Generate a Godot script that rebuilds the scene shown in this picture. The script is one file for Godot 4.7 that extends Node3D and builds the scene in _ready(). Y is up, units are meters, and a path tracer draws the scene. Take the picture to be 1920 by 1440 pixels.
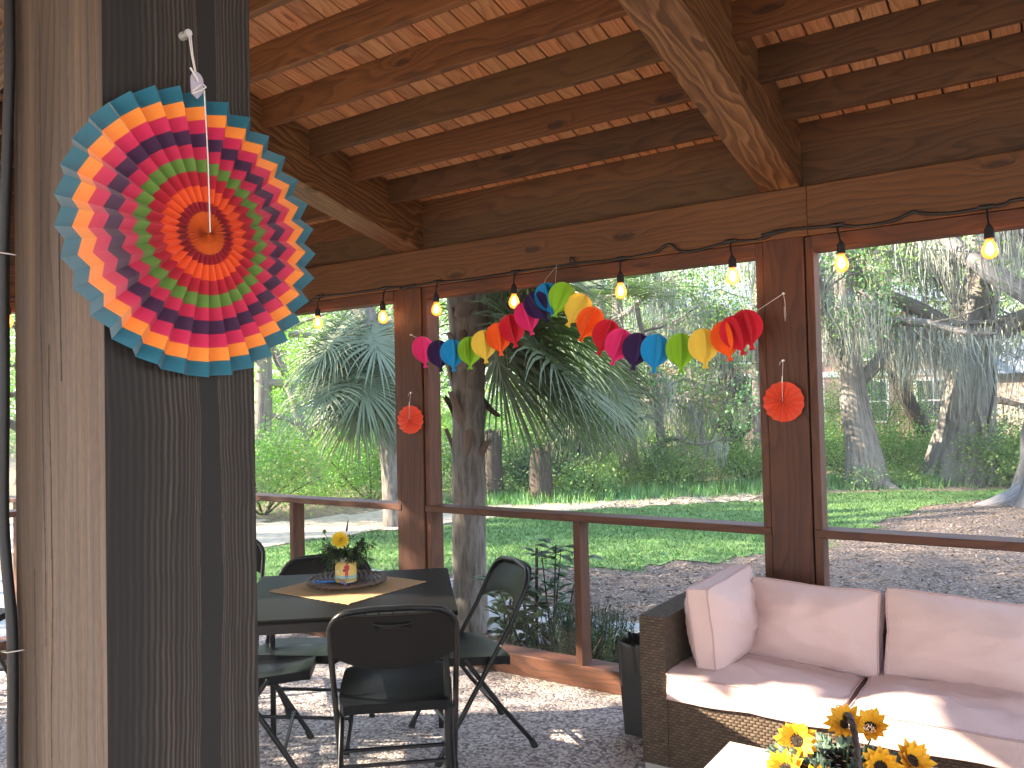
extends Node3D
# A timber pavilion at the edge of oak woods: paper fans, balloon garland, string lights, folding chairs, wicker sofa.
# x runs to the right along the front wall, the wall stands at z = WZ, the photographer at x = 0, z = 0.
const WZ := -3.86
const SLOPE := 0.225
const GY := -0.15          # ground outside

var rng := RandomNumberGenerator.new()
var M := {}                # materials
var taken := {}            # names in use, per parent
var pav: Node3D

# ------------------------------------------------------------------ mesh helper
class Geo:
	var v := PackedVector3Array()
	var n := PackedVector3Array()
	var uv := PackedVector2Array()
	var c := PackedColorArray()
	var idx := PackedInt32Array()
	var colored := false
	func vert(p: Vector3, u := Vector2.ZERO, nn := Vector3.ZERO, col := Color.WHITE) -> int:
		v.append(p); n.append(nn); uv.append(u); c.append(col)
		return v.size() - 1
	func tri(a: int, b: int, d: int) -> void:      # counter-clockwise seen from outside
		idx.append(a); idx.append(b); idx.append(d)
	func quad_i(a: int, b: int, d: int, e: int) -> void:
		tri(a, b, d); tri(a, d, e)
	func quad(a: Vector3, b: Vector3, d: Vector3, e: Vector3, out: Vector3, ua := Vector2.ZERO, ub := Vector2.ZERO, ud := Vector2.ZERO, ue := Vector2.ZERO, col := Color.WHITE) -> void:
		var nn := (b - a).cross(d - a).normalized()
		if nn.dot(out) >= 0.0:
			var i := vert(a, ua, nn, col); vert(b, ub, nn, col); vert(d, ud, nn, col); vert(e, ue, nn, col)
			quad_i(i, i + 1, i + 2, i + 3)
		else:
			var i := vert(a, ua, -nn, col); vert(e, ue, -nn, col); vert(d, ud, -nn, col); vert(b, ub, -nn, col)
			quad_i(i, i + 1, i + 2, i + 3)
	func trif(a: Vector3, b: Vector3, d: Vector3, out: Vector3, col := Color.WHITE, ua := Vector2.ZERO, ub := Vector2.ZERO, ud := Vector2.ZERO) -> void:
		var nn := (b - a).cross(d - a).normalized()
		if nn.dot(out) >= 0.0:
			var i := vert(a, ua, nn, col); vert(b, ub, nn, col); vert(d, ud, nn, col); tri(i, i + 1, i + 2)
		else:
			var i := vert(a, ua, -nn, col); vert(d, ud, -nn, col); vert(b, ub, -nn, col); tri(i, i + 1, i + 2)
	func box(lo: Vector3, hi: Vector3, s := 1.0, col := Color.WHITE) -> void:
		var d := hi - lo
		for ax in 3:
			for sg in [-1.0, 1.0]:
				var o := Vector3.ZERO; o[ax] = sg
				var u := (ax + 1) % 3
				var w := (ax + 2) % 3
				var p := [Vector3(), Vector3(), Vector3(), Vector3()]
				var q := [Vector2(0, 0), Vector2(1, 0), Vector2(1, 1), Vector2(0, 1)]
				for k in 4:
					var r := lo
					r[ax] = hi[ax] if sg > 0 else lo[ax]
					r[u] = lo[u] + d[u] * q[k].x
					r[w] = lo[w] + d[w] * q[k].y
					p[k] = r
				var su := d[u] * s
				var sw := d[w] * s
				quad(p[0], p[1], p[2], p[3], o, Vector2(0, 0), Vector2(su, 0), Vector2(su, sw), Vector2(0, sw), col)
	# a sawn timber from a to b: chamfered section, grain along v
	func beam(a: Vector3, b: Vector3, w: float, d: float, up := Vector3.UP, ch := 0.004, off := Vector2.ZERO) -> void:
		var dir := (b - a).normalized()
		var side := dir.cross(up).normalized()
		var top := side.cross(dir).normalized()
		var hw := w / 2.0
		var hd := d / 2.0
		var s := [Vector2(-hw + ch, -hd), Vector2(hw - ch, -hd), Vector2(hw, -hd + ch), Vector2(hw, hd - ch), Vector2(hw - ch, hd), Vector2(-hw + ch, hd), Vector2(-hw, hd - ch), Vector2(-hw, -hd + ch)]
		var len := a.distance_to(b)
		var per := off.x
		for k in 8:
			var p: Vector2 = s[k]
			var q: Vector2 = s[(k + 1) % 8]
			var m := (p + q) * 0.5
			var out := side * m.x / hw + top * m.y / hd
			if k % 2 == 0: out = (top * signf(m.y)) if (k == 0 or k == 4) else (side * signf(m.x))
			var e := p.distance_to(q)
			var p3 := side * p.x + top * p.y
			var q3 := side * q.x + top * q.y
			var u0 := per / 0.36
			var u1 := (per + e) / 0.36
			var v0 := off.y
			var v1 := off.y + len / 2.6
			quad(a + p3, a + q3, b + q3, b + p3, out, Vector2(u0, v0), Vector2(u1, v0), Vector2(u1, v1), Vector2(u0, v1))
			per += e
		for en in [[a, -dir], [b, dir]]:
			for k in range(1, 7):
				var p0: Vector2 = s[0]
				var p1: Vector2 = s[k]
				var p2: Vector2 = s[k + 1]
				trif(en[0] + side * p0.x + top * p0.y, en[0] + side * p1.x + top * p1.y, en[0] + side * p2.x + top * p2.y, en[1], Color.WHITE, p0 * 3.0, p1 * 3.0, p2 * 3.0)
	func tube(pts: Array, radii, sides := 8, us := 1.0, vs := 1.0, cap := true, wob: FastNoiseLite = null, wamp := 0.0, col := Color.WHITE) -> void:
		var cnt := pts.size()
		var t0: Vector3 = (pts[1] - pts[0]).normalized()
		var ref := Vector3.UP if absf(t0.y) < 0.9 else Vector3.RIGHT
		var x := ref.cross(t0).normalized()
		var start := v.size()
		var run := 0.0
		for i in cnt:
			var t: Vector3
			if i == 0: t = t0
			elif i == cnt - 1: t = (pts[i] - pts[i - 1]).normalized()
			else: t = (pts[i + 1] - pts[i - 1]).normalized()
			x = (x - t * x.dot(t)).normalized()
			var y := t.cross(x)
			if i > 0: run += pts[i].distance_to(pts[i - 1])
			var r: float = radii if radii is float else radii[i]
			for k in sides + 1:
				var a := TAU * k / sides
				var rr := r
				var dirv := x * cos(a) + y * sin(a)
				if wob: rr *= 1.0 + wamp * wob.get_noise_3d(cos(a) * 1.3, run * 0.35, sin(a) * 1.3)
				vert(pts[i] + dirv * rr, Vector2(us * k / sides, run * vs), dirv, col)
		for i in cnt - 1:
			for k in sides:
				var a := start + i * (sides + 1) + k
				var b := a + sides + 1
				tri(a, a + 1, b + 1); tri(a, b + 1, b)
		if cap:
			for e in [0, cnt - 1]:
				var t: Vector3 = (pts[0] - pts[1]).normalized() if e == 0 else (pts[cnt - 1] - pts[cnt - 2]).normalized()
				var ci := vert(pts[e], Vector2(0.5, 0.5), t, col)
				for k in sides:
					var a := vert(v[start + e * (sides + 1) + k], Vector2.ZERO, t, col)
					var b := vert(v[start + e * (sides + 1) + k + 1], Vector2.ZERO, t, col)
					if e == 0: tri(ci, b, a)
					else: tri(ci, a, b)
	# profile of (radius, height), turned round y
	func lathe(prof: Array, sides := 20, centre := Vector3.ZERO, us := 1.0, vs := 1.0, col := Color.WHITE) -> void:
		if prof[0].y > prof[prof.size() - 1].y:
			prof = prof.duplicate(); prof.reverse()
		var start := v.size()
		for i in prof.size():
			for k in sides + 1:
				var a := TAU * k / sides
				vert(centre + Vector3(cos(a) * prof[i].x, prof[i].y, sin(a) * prof[i].x), Vector2(us * k / sides, vs * i / (prof.size() - 1)), Vector3.ZERO, col)
		for i in prof.size() - 1:
			for k in sides:
				var a := start + i * (sides + 1) + k
				var b := a + sides + 1
				tri(a, b + 1, a + 1); tri(a, b, b + 1)
	func mesh() -> ArrayMesh:
		var acc := PackedVector3Array(); acc.resize(v.size())
		for i in range(0, idx.size(), 3):
			var a := idx[i]
			var b := idx[i + 1]
			var d := idx[i + 2]
			var f := (v[b] - v[a]).cross(v[d] - v[a])
			acc[a] += f; acc[b] += f; acc[d] += f
		var nn := n.duplicate()
		for i in v.size():
			if nn[i] == Vector3.ZERO: nn[i] = acc[i].normalized() if acc[i].length_squared() > 0.0 else Vector3.UP
		var ri := PackedInt32Array(); ri.resize(idx.size())
		for i in range(0, idx.size(), 3):
			ri[i] = idx[i]; ri[i + 1] = idx[i + 2]; ri[i + 2] = idx[i + 1]
		var arr := []; arr.resize(Mesh.ARRAY_MAX)
		arr[Mesh.ARRAY_VERTEX] = v; arr[Mesh.ARRAY_NORMAL] = nn; arr[Mesh.ARRAY_TEX_UV] = uv; arr[Mesh.ARRAY_INDEX] = ri
		if colored: arr[Mesh.ARRAY_COLOR] = c
		var m := ArrayMesh.new()
		m.add_surface_from_arrays(Mesh.PRIMITIVE_TRIANGLES, arr)
		return m

# ------------------------------------------------------------------ scene tree helpers
func numbered(parent: Node, called: String) -> String:
	var key := str(parent.get_instance_id()) + called
	var k: int = taken.get(key, 0)
	taken[key] = k + 1
	return called if k == 0 else "%s_%03d" % [called, k]

func add_to(parent: Node, o: Node, called: String) -> void:
	o.name = numbered(parent, called)
	parent.add_child(o, true)

func thing(called: String, label: String, category: String, at := Vector3.ZERO, yaw := 0.0, group := "") -> Node3D:
	var o := Node3D.new()
	add_to(self, o, called)
	o.position = at; o.rotation.y = yaw
	tag(o, label, category, group)
	return o

func tag(o: Node, label: String, category: String, group := "") -> void:
	o.set_meta("label", label); o.set_meta("category", category)
	if group != "": o.set_meta("group", group)

func put(called: String, g, mat: Material, parent: Node = null, label := "") -> MeshInstance3D:
	var o := MeshInstance3D.new()
	o.mesh = g.mesh() if g is Geo else g
	o.material_override = mat
	add_to(self if parent == null else parent, o, called)
	if label != "": o.set_meta("label", label)
	return o

func structure(called: String, g, mat: Material) -> MeshInstance3D:
	var o := put(called, g, mat)
	o.set_meta("kind", "structure")
	return o

func scatter(called: String, mesh: Mesh, mat: Material, xf: Array, parent: Node = null, cols: Array = []) -> MultiMeshInstance3D:
	var mm := MultiMesh.new()
	mm.transform_format = MultiMesh.TRANSFORM_3D
	if cols.size() > 0: mm.use_colors = true
	mm.mesh = mesh
	mm.instance_count = xf.size()
	for i in xf.size():
		mm.set_instance_transform(i, xf[i])
		if cols.size() > 0: mm.set_instance_color(i, cols[i])
	var o := MultiMeshInstance3D.new()
	o.multimesh = mm
	o.material_override = mat
	add_to(self if parent == null else parent, o, called)
	o.set_meta("kind", "stuff")
	return o

func copy_of(o: Node3D, called: String, at: Vector3, yaw: float, label: String, category := "", group := "") -> Node3D:
	var r: Node3D = o.duplicate()
	add_to(self, r, called)
	r.position = at; r.rotation.y = yaw
	r.set_meta("label", label)
	if category != "": r.set_meta("category", category)
	if group != "": r.set_meta("group", group)
	return r

func rv(s := 1.0) -> Vector3:
	return Vector3(rng.randf_range(-s, s), rng.randf_range(-s, s), rng.randf_range(-s, s))

func ro() -> Vector2:
	return Vector2(rng.randf() * 0.3, rng.randf())

# ------------------------------------------------------------------ materials
func lin(r: float, g: float, b: float) -> Color:
	return Color(r, g, b).linear_to_srgb()

func mat(col: Color, rough := 0.7, metal := 0.0) -> StandardMaterial3D:
	var m := StandardMaterial3D.new()
	m.albedo_color = col; m.roughness = rough; m.metallic = metal
	return m

func tex_of(bytes: PackedByteArray, w: int, h: int) -> ImageTexture:
	return ImageTexture.create_from_image(Image.create_from_data(w, h, false, Image.FORMAT_RGB8, bytes))

func lut(cols: Array, nn := 128) -> Array:      # linear colours -> sRGB bytes
	var out := []
	for i in nn:
		var t := float(i) / (nn - 1) * (cols.size() - 1)
		var k := mini(int(t), cols.size() - 2)
		var c: Color = cols[k].lerp(cols[k + 1], t - k).linear_to_srgb()
		out.append([int(c.r * 255), int(c.g * 255), int(c.b * 255)])
	return out

# grain of a plain-sawn board: growth rings cut lengthways, knots, fibres; the picture wraps along v
func wood(sd: int, w: int, h: int, cols: Array, rings: float, warp: float, knots: int, sharp := 2.0, fibre := 0.18, pith := -1.0, along := 0.42) -> Image:
	var n1 := FastNoiseLite.new(); n1.seed = sd; n1.frequency = 1.0; n1.fractal_octaves = 3
	var n2 := FastNoiseLite.new(); n2.seed = sd + 7; n2.frequency = 1.0; n2.fractal_octaves = 2
	var rg := RandomNumberGenerator.new(); rg.seed = sd
	var ks := []
	for k in knots: ks.append([rg.randf(), rg.randf() * h, rg.randf_range(0.03, 0.06)])
	var L := lut(cols)
	var by := PackedByteArray(); by.resize(w * h * 3)
	var o := 0
	for y in h:
		var cy := cos(TAU * y / h) * along
		var sy := sin(TAU * y / h) * along
		for x in w:
			var xx := float(x) / w
			var a := n1.get_noise_3d(xx * 1.6, cy, sy)
			var base := xx if pith < 0.0 else pow(absf(xx - pith + 0.05 * n1.get_noise_2d(cy * 2.0, sy * 2.0)), 0.8)
			var r := base * rings + warp * a
			var dark := 0.0
			for k in ks:
				var dx: float = (xx - k[0]) / k[2]
				var dy: float = (y - k[1]) / h / k[2] * 2.2
				var d2 := dx * dx + dy * dy
				if d2 < 12.0:
					r += 2.2 * exp(-d2 * 0.35)
					if d2 < 0.45: dark = 0.75
					elif d2 < 1.1: dark = maxf(dark, 0.35)
			var fr := r - floorf(r)
			var t := pow(fr, sharp) if fr < 0.86 else (1.0 - fr) / 0.14 * pow(0.86, sharp)
			var fb := n2.get_noise_3d(xx * 46.0, cy * 5.0, sy * 5.0)
			t = clampf(0.62 - 0.62 * t + fibre * fb + 0.3 * n1.get_noise_3d(xx * 0.7 + 9.0, cy * 0.6, sy * 0.6) + 0.22 - dark, 0.0, 1.0)
			var q: Array = L[int(t * 127)]
			by[o] = q[0]; by[o + 1] = q[1]; by[o + 2] = q[2]
			o += 3
	return Image.create_from_data(w, h, false, Image.FORMAT_RGB8, by)

func grain_normal(im: Image, depth: float) -> ImageTexture:
	var g: Image = im.duplicate()
	g.convert(Image.FORMAT_RGBA8)
	g.bump_map_to_normal_map(depth)
	return ImageTexture.create_from_image(g)

func wood_mat(im: Image, tint: Color, rough := 0.62, depth := 1.5) -> StandardMaterial3D:
	var m := mat(tint, rough)
	m.albedo_texture = ImageTexture.create_from_image(im)
	if depth > 0.0:
		m.normal_enabled = true
		m.normal_texture = grain_normal(im, depth)
	return m

func tinted(src: StandardMaterial3D, tint: Color) -> StandardMaterial3D:
	var m: StandardMaterial3D = src.duplicate()
	m.albedo_color = tint
	return m

func noise_img(sd: int, size: int, freq: float, type := FastNoiseLite.TYPE_SIMPLEX_SMOOTH, oct := 4, ret := FastNoiseLite.RETURN_DISTANCE) -> PackedByteArray:
	var n := FastNoiseLite.new()
	n.seed = sd; n.frequency = freq; n.noise_type = type; n.fractal_octaves = oct
	if type == FastNoiseLite.TYPE_CELLULAR:
		n.cellular_return_type = ret; n.fractal_type = FastNoiseLite.FRACTAL_NONE
	var im := n.get_seamless_image(size, size)
	im.convert(Image.FORMAT_L8)
	return im.get_data()

# two noises through a colour table; the second also gives the relief
func ground_mat(size: int, a: PackedByteArray, b: PackedByteArray, cols: Array, wa: float, wb: float, uvs: float, bump: float, rough := 0.95) -> StandardMaterial3D:
	var L := lut(cols, 256)
	var by := PackedByteArray(); by.resize(size * size * 3)
	var hb := PackedByteArray(); hb.resize(size * size)
	for i in size * size:
		var t := clampf((a[i] / 255.0 - 0.5) * wa + (b[i] / 255.0 - 0.5) * wb + 0.5, 0.0, 1.0)
		var q: Array = L[int(t * 255)]
		by[i * 3] = q[0]; by[i * 3 + 1] = q[1]; by[i * 3 + 2] = q[2]
		hb[i] = b[i]
	var m := mat(Color.WHITE, rough)
	m.albedo_texture = tex_of(by, size, size)
	var hi := Image.create_from_data(size, size, false, Image.FORMAT_L8, hb)
	m.normal_enabled = true
	m.normal_texture = grain_normal(hi, bump)
	m.uv1_scale = Vector3(uvs, uvs, uvs)
	return m

func leaf_mat(r: float, g: float, b: float, back := 0.5) -> StandardMaterial3D:
	var m := mat(lin(r, g, b), 0.55)
	m.vertex_color_use_as_albedo = true
	m.backlight_enabled = true
	m.backlight = Color(0.55 * back, 0.8 * back, 0.2 * back)
	return m

func make_materials() -> void:
	var w1 := wood(11, 256, 768, [Color(.085, .034, .014), Color(.21, .092, .038), Color(.34, .165, .07)], 8.0, 2.2, 3, 2.0, .26)
	var w2 := wood(23, 256, 768, [Color(.09, .038, .016), Color(.22, .096, .04), Color(.34, .165, .068)], 12.0, 1.5, 5, 2.0, .26)
	var w3 := wood(37, 256, 768, [Color(.10, .042, .018), Color(.25, .115, .048), Color(.40, .20, .09)], 6.0, 3.4, 2, 1.6, .26)
	M.wood = [wood_mat(w1, Color(1, 1, 1)), wood_mat(w2, Color(1, 1, 1)), wood_mat(w3, Color(1, 1, 1))]
	M.purlin = []  # same cedar as the planks; the purlins' shade is put into darker tints
	for k in 6:
		M.purlin.append(tinted(M.wood[k % 3], [Color(.68, .64, .55), Color(.60, .55, .47), Color(.74, .66, .55), Color(.62, .61, .53), Color(.70, .62, .51), Color(.56, .52, .45)][k]))
	M.plank = []  # same cedar as the purlins, lightened here as if lit
	var wp := wood(51, 256, 768, [Color(.27, .105, .04), Color(.52, .265, .13), Color(.68, .395, .215)], 9.0, 2.8, 3, 1.6, .3)
	var wp2 := wood(57, 256, 768, [Color(.3, .12, .048), Color(.54, .28, .14), Color(.70, .415, .23)], 6.0, 3.6, 2, 1.6, .3)
	var pm := [wood_mat(wp, Color.WHITE), wood_mat(wp2, Color.WHITE)]
	for k in 6:
		M.plank.append(tinted(pm[k % 2], [Color(.90, .84, .78), Color(.82, .74, .67), Color(.92, .82, .74), Color(.78, .70, .63), Color(.88, .82, .74), Color(.85, .76, .66)][k]))
	M.beam = tinted(M.wood[1], Color(.72, .65, .53))
	M.rafter = wood_mat(wood(91, 256, 768, [Color(.075, .033, .014), Color(.15, .07, .03), Color(.40, .225, .11)], 9.0, 2.4, 1, 1.1, .2, 0.5, 0.5), Color(.84, .80, .74), .5)
	M.post = tinted(M.wood[0], Color(.56, .43, .34))
	M.rail = tinted(M.wood[0], Color(.58, .46, .38))
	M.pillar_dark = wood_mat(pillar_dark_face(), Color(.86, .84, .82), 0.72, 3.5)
	M.pillar_light = wood_mat(pillar_light_face(), Color(.72, .71, .71), 0.85, 3.5)
	M.roof = mat(lin(.05, .045, .04), .9)
	M.black_metal = mat(lin(.009, .010, .012), .3)
	M.black_metal.metallic_specular = 0.35
	M.black_plastic = mat(lin(.009, .009, .010), .45)
	M.black_plastic.metallic_specular = 0.15
	M.black_seat = mat(lin(.006, .007, .009), .36)
	M.black_seat.metallic_specular = 0.22
	M.rubber = mat(lin(.012, .012, .013), .8)
	M.white_string = mat(lin(.75, .72, .68), .8)
	M.cable = mat(lin(.01, .01, .011), .5)
	M.steel = mat(lin(.5, .5, .5), .3, 1.0)
	# floor of exposed pebbles
	M.floor = ground_mat(768, noise_img(3, 768, 0.075, FastNoiseLite.TYPE_CELLULAR, 1, FastNoiseLite.RETURN_CELL_VALUE), noise_img(3, 768, 0.075, FastNoiseLite.TYPE_CELLULAR, 1, FastNoiseLite.RETURN_DISTANCE), [Color(.07, .06, .062), Color(.2, .165, .165), Color(.34, .285, .275), Color(.46, .40, .375), Color(.58, .54, .5)], 0.95, -0.5, 1.0 / 0.75, -5.0, .75)
	M.mulch = ground_mat(512, noise_img(5, 512, 0.06, FastNoiseLite.TYPE_SIMPLEX, 5), noise_img(8, 512, 0.11, FastNoiseLite.TYPE_CELLULAR, 1), [Color(.04, .026, .02), Color(.10, .068, .053), Color(.155, .112, .09), Color(.25, .195, .165)], 1.3, 0.8, 1.0 / 1.4, 5.0)
	M.litter = ground_mat(512, noise_img(15, 512, 0.03, FastNoiseLite.TYPE_SIMPLEX, 5), noise_img(18, 512, 0.09, FastNoiseLite.TYPE_CELLULAR, 1), [Color(.06, .045, .03), Color(.14, .105, .07), Color(.22, .175, .12), Color(.16, .16, .07)], 1.3, 0.7, 1.0 / 2.2, 5.0)
	M.sand = ground_mat(256, noise_img(25, 256, 0.03, FastNoiseLite.TYPE_SIMPLEX, 5), noise_img(28, 256, 0.12, FastNoiseLite.TYPE_SIMPLEX, 3), [Color(.3, .24, .17), Color(.42, .35, .26), Color(.5, .43, .33)], 1.0, 0.6, 1.0 / 1.7, 3.0)
	M.turf = ground_mat(512, noise_img(35, 512, 0.02, FastNoiseLite.TYPE_SIMPLEX, 4), noise_img(38, 512, 0.15, FastNoiseLite.TYPE_SIMPLEX, 3), [Color(.09, .155, .045), Color(.13, .22, .06), Color(.16, .265, .075), Color(.21, .27, .09)], 0.9, 0.7, 1.0 / 2.0, 4.0)
	M.concrete = ground_mat(256, noise_img(45, 256, 0.02, FastNoiseLite.TYPE_SIMPLEX, 5), noise_img(48, 256, 0.2, FastNoiseLite.TYPE_SIMPLEX, 2), [Color(.2, .205, .21), Color(.27, .275, .28), Color(.34, .345, .35)], 0.9, 0.35, 1.0 / 1.6, 1.0, .9)
	# bark
	var bk := FastNoiseLite.new(); bk.seed = 4; bk.frequency = 1.0; bk.fractal_octaves = 4; bk.fractal_type = FastNoiseLite.FRACTAL_RIDGED
	M.bark = bark_mat(bk, 9.0, 2.2, [Color(.018, .015, .013), Color(.06, .052, .046), Color(.14, .125, .112), Color(.22, .205, .19)])
	M.bark_pale = tinted(M.bark, Color(1.0, .98, .95)); M.bark_pale.albedo_color = Color(1, 1, 1)
	M.bark_dark = tinted(M.bark, Color(.55, .5, .47))
	M.bark_grey = tinted(M.bark, Color(.92, .94, 1.0))
	M.palm_bark = bark_mat(bk, 6.0, 5.0, [Color(.02, .016, .013), Color(.06, .05, .043), Color(.13, .114, .102), Color(.20, .185, .168)])
	M.leaf = [leaf_mat(.14, .25, .075, .9), leaf_mat(.20, .32, .09, 1.1), leaf_mat(.085, .145, .065, .6), leaf_mat(.30, .40, .13, 1.2)]
	M.frond = leaf_mat(.07, .10, .055, .45)
	M.frond_dry = leaf_mat(.16, .135, .095, .3)
	M.moss = leaf_mat(.25, .27, .235, .9)
	M.moss.backlight = Color(.4, .43, .4)
	M.grass = leaf_mat(.19, .36, .12, .9)

func bark_mat(nz: FastNoiseLite, fx: float, fy: float, cols: Array) -> StandardMaterial3D:
	var w := 192
	var h := 384
	var L := lut(cols, 128)
	var by := PackedByteArray(); by.resize(w * h * 3)
	for y in h:
		for x in w:
			var a := TAU * x / w
			var t := clampf(nz.get_noise_3d(cos(a) * fx * .32, y * fy / h, sin(a) * fx * .32) * 0.45 + 0.55 + 0.25 * nz.get_noise_3d(cos(a) * 4.0, y * 9.0 / h + 30.0, sin(a) * 4.0), 0.0, 1.0)
			var q: Array = L[int(t * 127)]
			var o := (y * w + x) * 3
			by[o] = q[0]; by[o + 1] = q[1]; by[o + 2] = q[2]
	var im := Image.create_from_data(w, h, false, Image.FORMAT_RGB8, by)
	return wood_mat(im, Color.WHITE, .9, 5.0)

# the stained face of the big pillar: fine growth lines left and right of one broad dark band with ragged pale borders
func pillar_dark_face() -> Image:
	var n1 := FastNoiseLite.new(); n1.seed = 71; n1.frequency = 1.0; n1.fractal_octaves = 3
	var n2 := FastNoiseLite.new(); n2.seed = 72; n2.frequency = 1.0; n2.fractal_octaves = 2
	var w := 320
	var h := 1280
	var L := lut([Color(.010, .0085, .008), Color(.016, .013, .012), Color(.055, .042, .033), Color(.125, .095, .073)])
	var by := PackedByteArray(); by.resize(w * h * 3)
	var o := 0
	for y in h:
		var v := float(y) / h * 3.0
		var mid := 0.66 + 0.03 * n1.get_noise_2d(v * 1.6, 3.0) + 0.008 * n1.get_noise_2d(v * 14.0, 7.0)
		var fade := smoothstep(0.5, 1.25, v)         # darker and lower in contrast towards the top
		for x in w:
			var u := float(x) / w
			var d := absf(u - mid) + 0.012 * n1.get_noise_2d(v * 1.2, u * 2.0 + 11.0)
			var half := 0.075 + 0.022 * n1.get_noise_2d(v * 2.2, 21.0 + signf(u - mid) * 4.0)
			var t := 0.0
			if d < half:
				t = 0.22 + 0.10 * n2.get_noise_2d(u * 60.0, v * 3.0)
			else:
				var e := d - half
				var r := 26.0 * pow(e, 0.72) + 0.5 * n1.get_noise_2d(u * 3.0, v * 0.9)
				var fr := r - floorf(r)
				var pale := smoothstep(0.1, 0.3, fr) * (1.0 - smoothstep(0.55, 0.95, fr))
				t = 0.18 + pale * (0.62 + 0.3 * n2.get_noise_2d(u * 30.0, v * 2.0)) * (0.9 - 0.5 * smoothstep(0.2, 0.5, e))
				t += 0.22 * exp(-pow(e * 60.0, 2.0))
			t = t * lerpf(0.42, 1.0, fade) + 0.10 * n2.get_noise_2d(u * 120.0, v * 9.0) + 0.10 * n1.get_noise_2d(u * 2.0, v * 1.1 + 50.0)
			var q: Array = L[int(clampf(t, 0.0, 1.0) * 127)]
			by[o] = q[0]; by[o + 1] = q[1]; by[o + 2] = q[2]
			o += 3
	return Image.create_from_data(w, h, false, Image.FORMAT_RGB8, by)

# the bleached face: brown at the left, greyish tan at the right, long drying cracks and a knot
func pillar_light_face() -> Image:
	var n1 := FastNoiseLite.new(); n1.seed = 83; n1.frequency = 1.0; n1.fractal_octaves = 4
	var n2 := FastNoiseLite.new(); n2.seed = 84; n2.frequency = 1.0; n2.fractal_octaves = 2
	var w := 256
	var h := 1280
	var by := PackedByteArray(); by.resize(w * h * 3)
	var o := 0
	var brown := Color(.085, .052, .032)
	var tan_ := Color(.15, .103, .068)
	var pale := Color(.30, .235, .19)
	for y in h:
		var v := float(y) / h * 3.0
		var low := smoothstep(1.1, 1.75, v)
		for x in w:
			var u := float(x) / w
			var kd := Vector2((u - 0.36) * 5.5, (v - 1.52) * 2.6)
			var kk := exp(-kd.length_squared() * 1.5)
			var r := u * 15.0 + 1.5 * n1.get_noise_2d(u * 1.5, v * 0.55) + 2.4 * kk
			var fr := r - floorf(r)
			var line := pow(fr, 2.2)
			var c := tan_.lerp(pale, clampf(low * 0.9 * smoothstep(0.2, 0.6, u + 0.25 * n1.get_noise_2d(u * 2.0, v * 0.7)) + 0.3 * n1.get_noise_2d(u * 5.0, v * 0.9), 0.0, 1.0))
			c = c.lerp(brown, clampf(line * lerpf(0.95, 0.35, low) + (1.0 - smoothstep(0.0, 0.42, u)) * (0.55 + 0.5 * n1.get_noise_2d(u * 6.0, v * 1.3)) + kk * 0.7, 0.0, 1.0))
			c = c.lerp(Color(.30, .19, .10), 0.4 * clampf(n1.get_noise_2d(u * 7.0 + 30.0, v * 0.6) * 2.0, 0.0, 1.0))
			var k := 1.0 + 0.28 * n2.get_noise_2d(u * 90.0, v * 4.0) + 0.12 * n2.get_noise_2d(u * 30.0, v * 40.0)
			for cr in [[0.40, 1.7, 2.75, 0.004], [0.30, 1.25, 2.1, 0.003], [0.52, 1.5, 1.75, 0.005], [0.22, 2.0, 2.9, 0.003]]:
				if v > cr[1] and v < cr[2]:
					var cx: float = cr[0] + 0.035 * n1.get_noise_2d(v * 1.4, cr[0] * 90.0) + 0.05 * (v - cr[1])
					if absf(u - cx) < cr[3] * (1.3 + n1.get_noise_2d(v * 9.0, cr[0] * 40.0)): k *= 0.16
			c = (c * k).linear_to_srgb()
			by[o] = int(clampf(c.r, 0, 1) * 255); by[o + 1] = int(clampf(c.g, 0, 1) * 255); by[o + 2] = int(clampf(c.b, 0, 1) * 255)
			o += 3
	return Image.create_from_data(w, h, false, Image.FORMAT_RGB8, by)

# ------------------------------------------------------------------ ground
var gnoise := FastNoiseLite.new()
func gy(x: float, z: float) -> float:
	var h := GY
	var d2 := pow(x + 0.3, 2) + pow(z + 12.6, 2)
	h += 0.16 * exp(-d2 / 5.0)
	var far := clampf((-z - 13.0) / 12.0, 0.0, 1.0)
	h += far * (0.10 + 0.12 * gnoise.get_noise_2d(x * 3.0, z * 3.0))
	return h

func sheet(called: String, poly: PackedVector2Array, cell: float, lift: float, m: Material) -> void:
	var g := Geo.new()
	var lo := poly[0]
	var hi := poly[0]
	for p in poly:
		lo = lo.min(p); hi = hi.max(p)
	var at := {}
	var nx := int((hi.x - lo.x) / cell) + 1
	var nz := int((hi.y - lo.y) / cell) + 1
	for j in nz:
		for i in nx:
			var cx := lo.x + (i + 0.5) * cell
			var cz := lo.y + (j + 0.5) * cell
			var wob := Vector2(gnoise.get_noise_2d(cx * 14.0, cz * 14.0), gnoise.get_noise_2d(cx * 14.0 + 90.0, cz * 14.0)) * 0.35
			if not Geometry2D.is_point_in_polygon(Vector2(cx, cz) + wob, poly): continue
			var q := []
			for k in [[0, 0], [0, 1], [1, 1], [1, 0]]:
				var key := Vector2i(i + k[0], j + k[1])
				if not at.has(key):
					var x := lo.x + key.x * cell
					var z := lo.y + key.y * cell
					at[key] = g.vert(Vector3(x, gy(x, z) + lift, z), Vector2(x, z))
				q.append(at[key])
			g.quad_i(q[0], q[1], q[2], q[3])
	structure(called, g, m)

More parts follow.
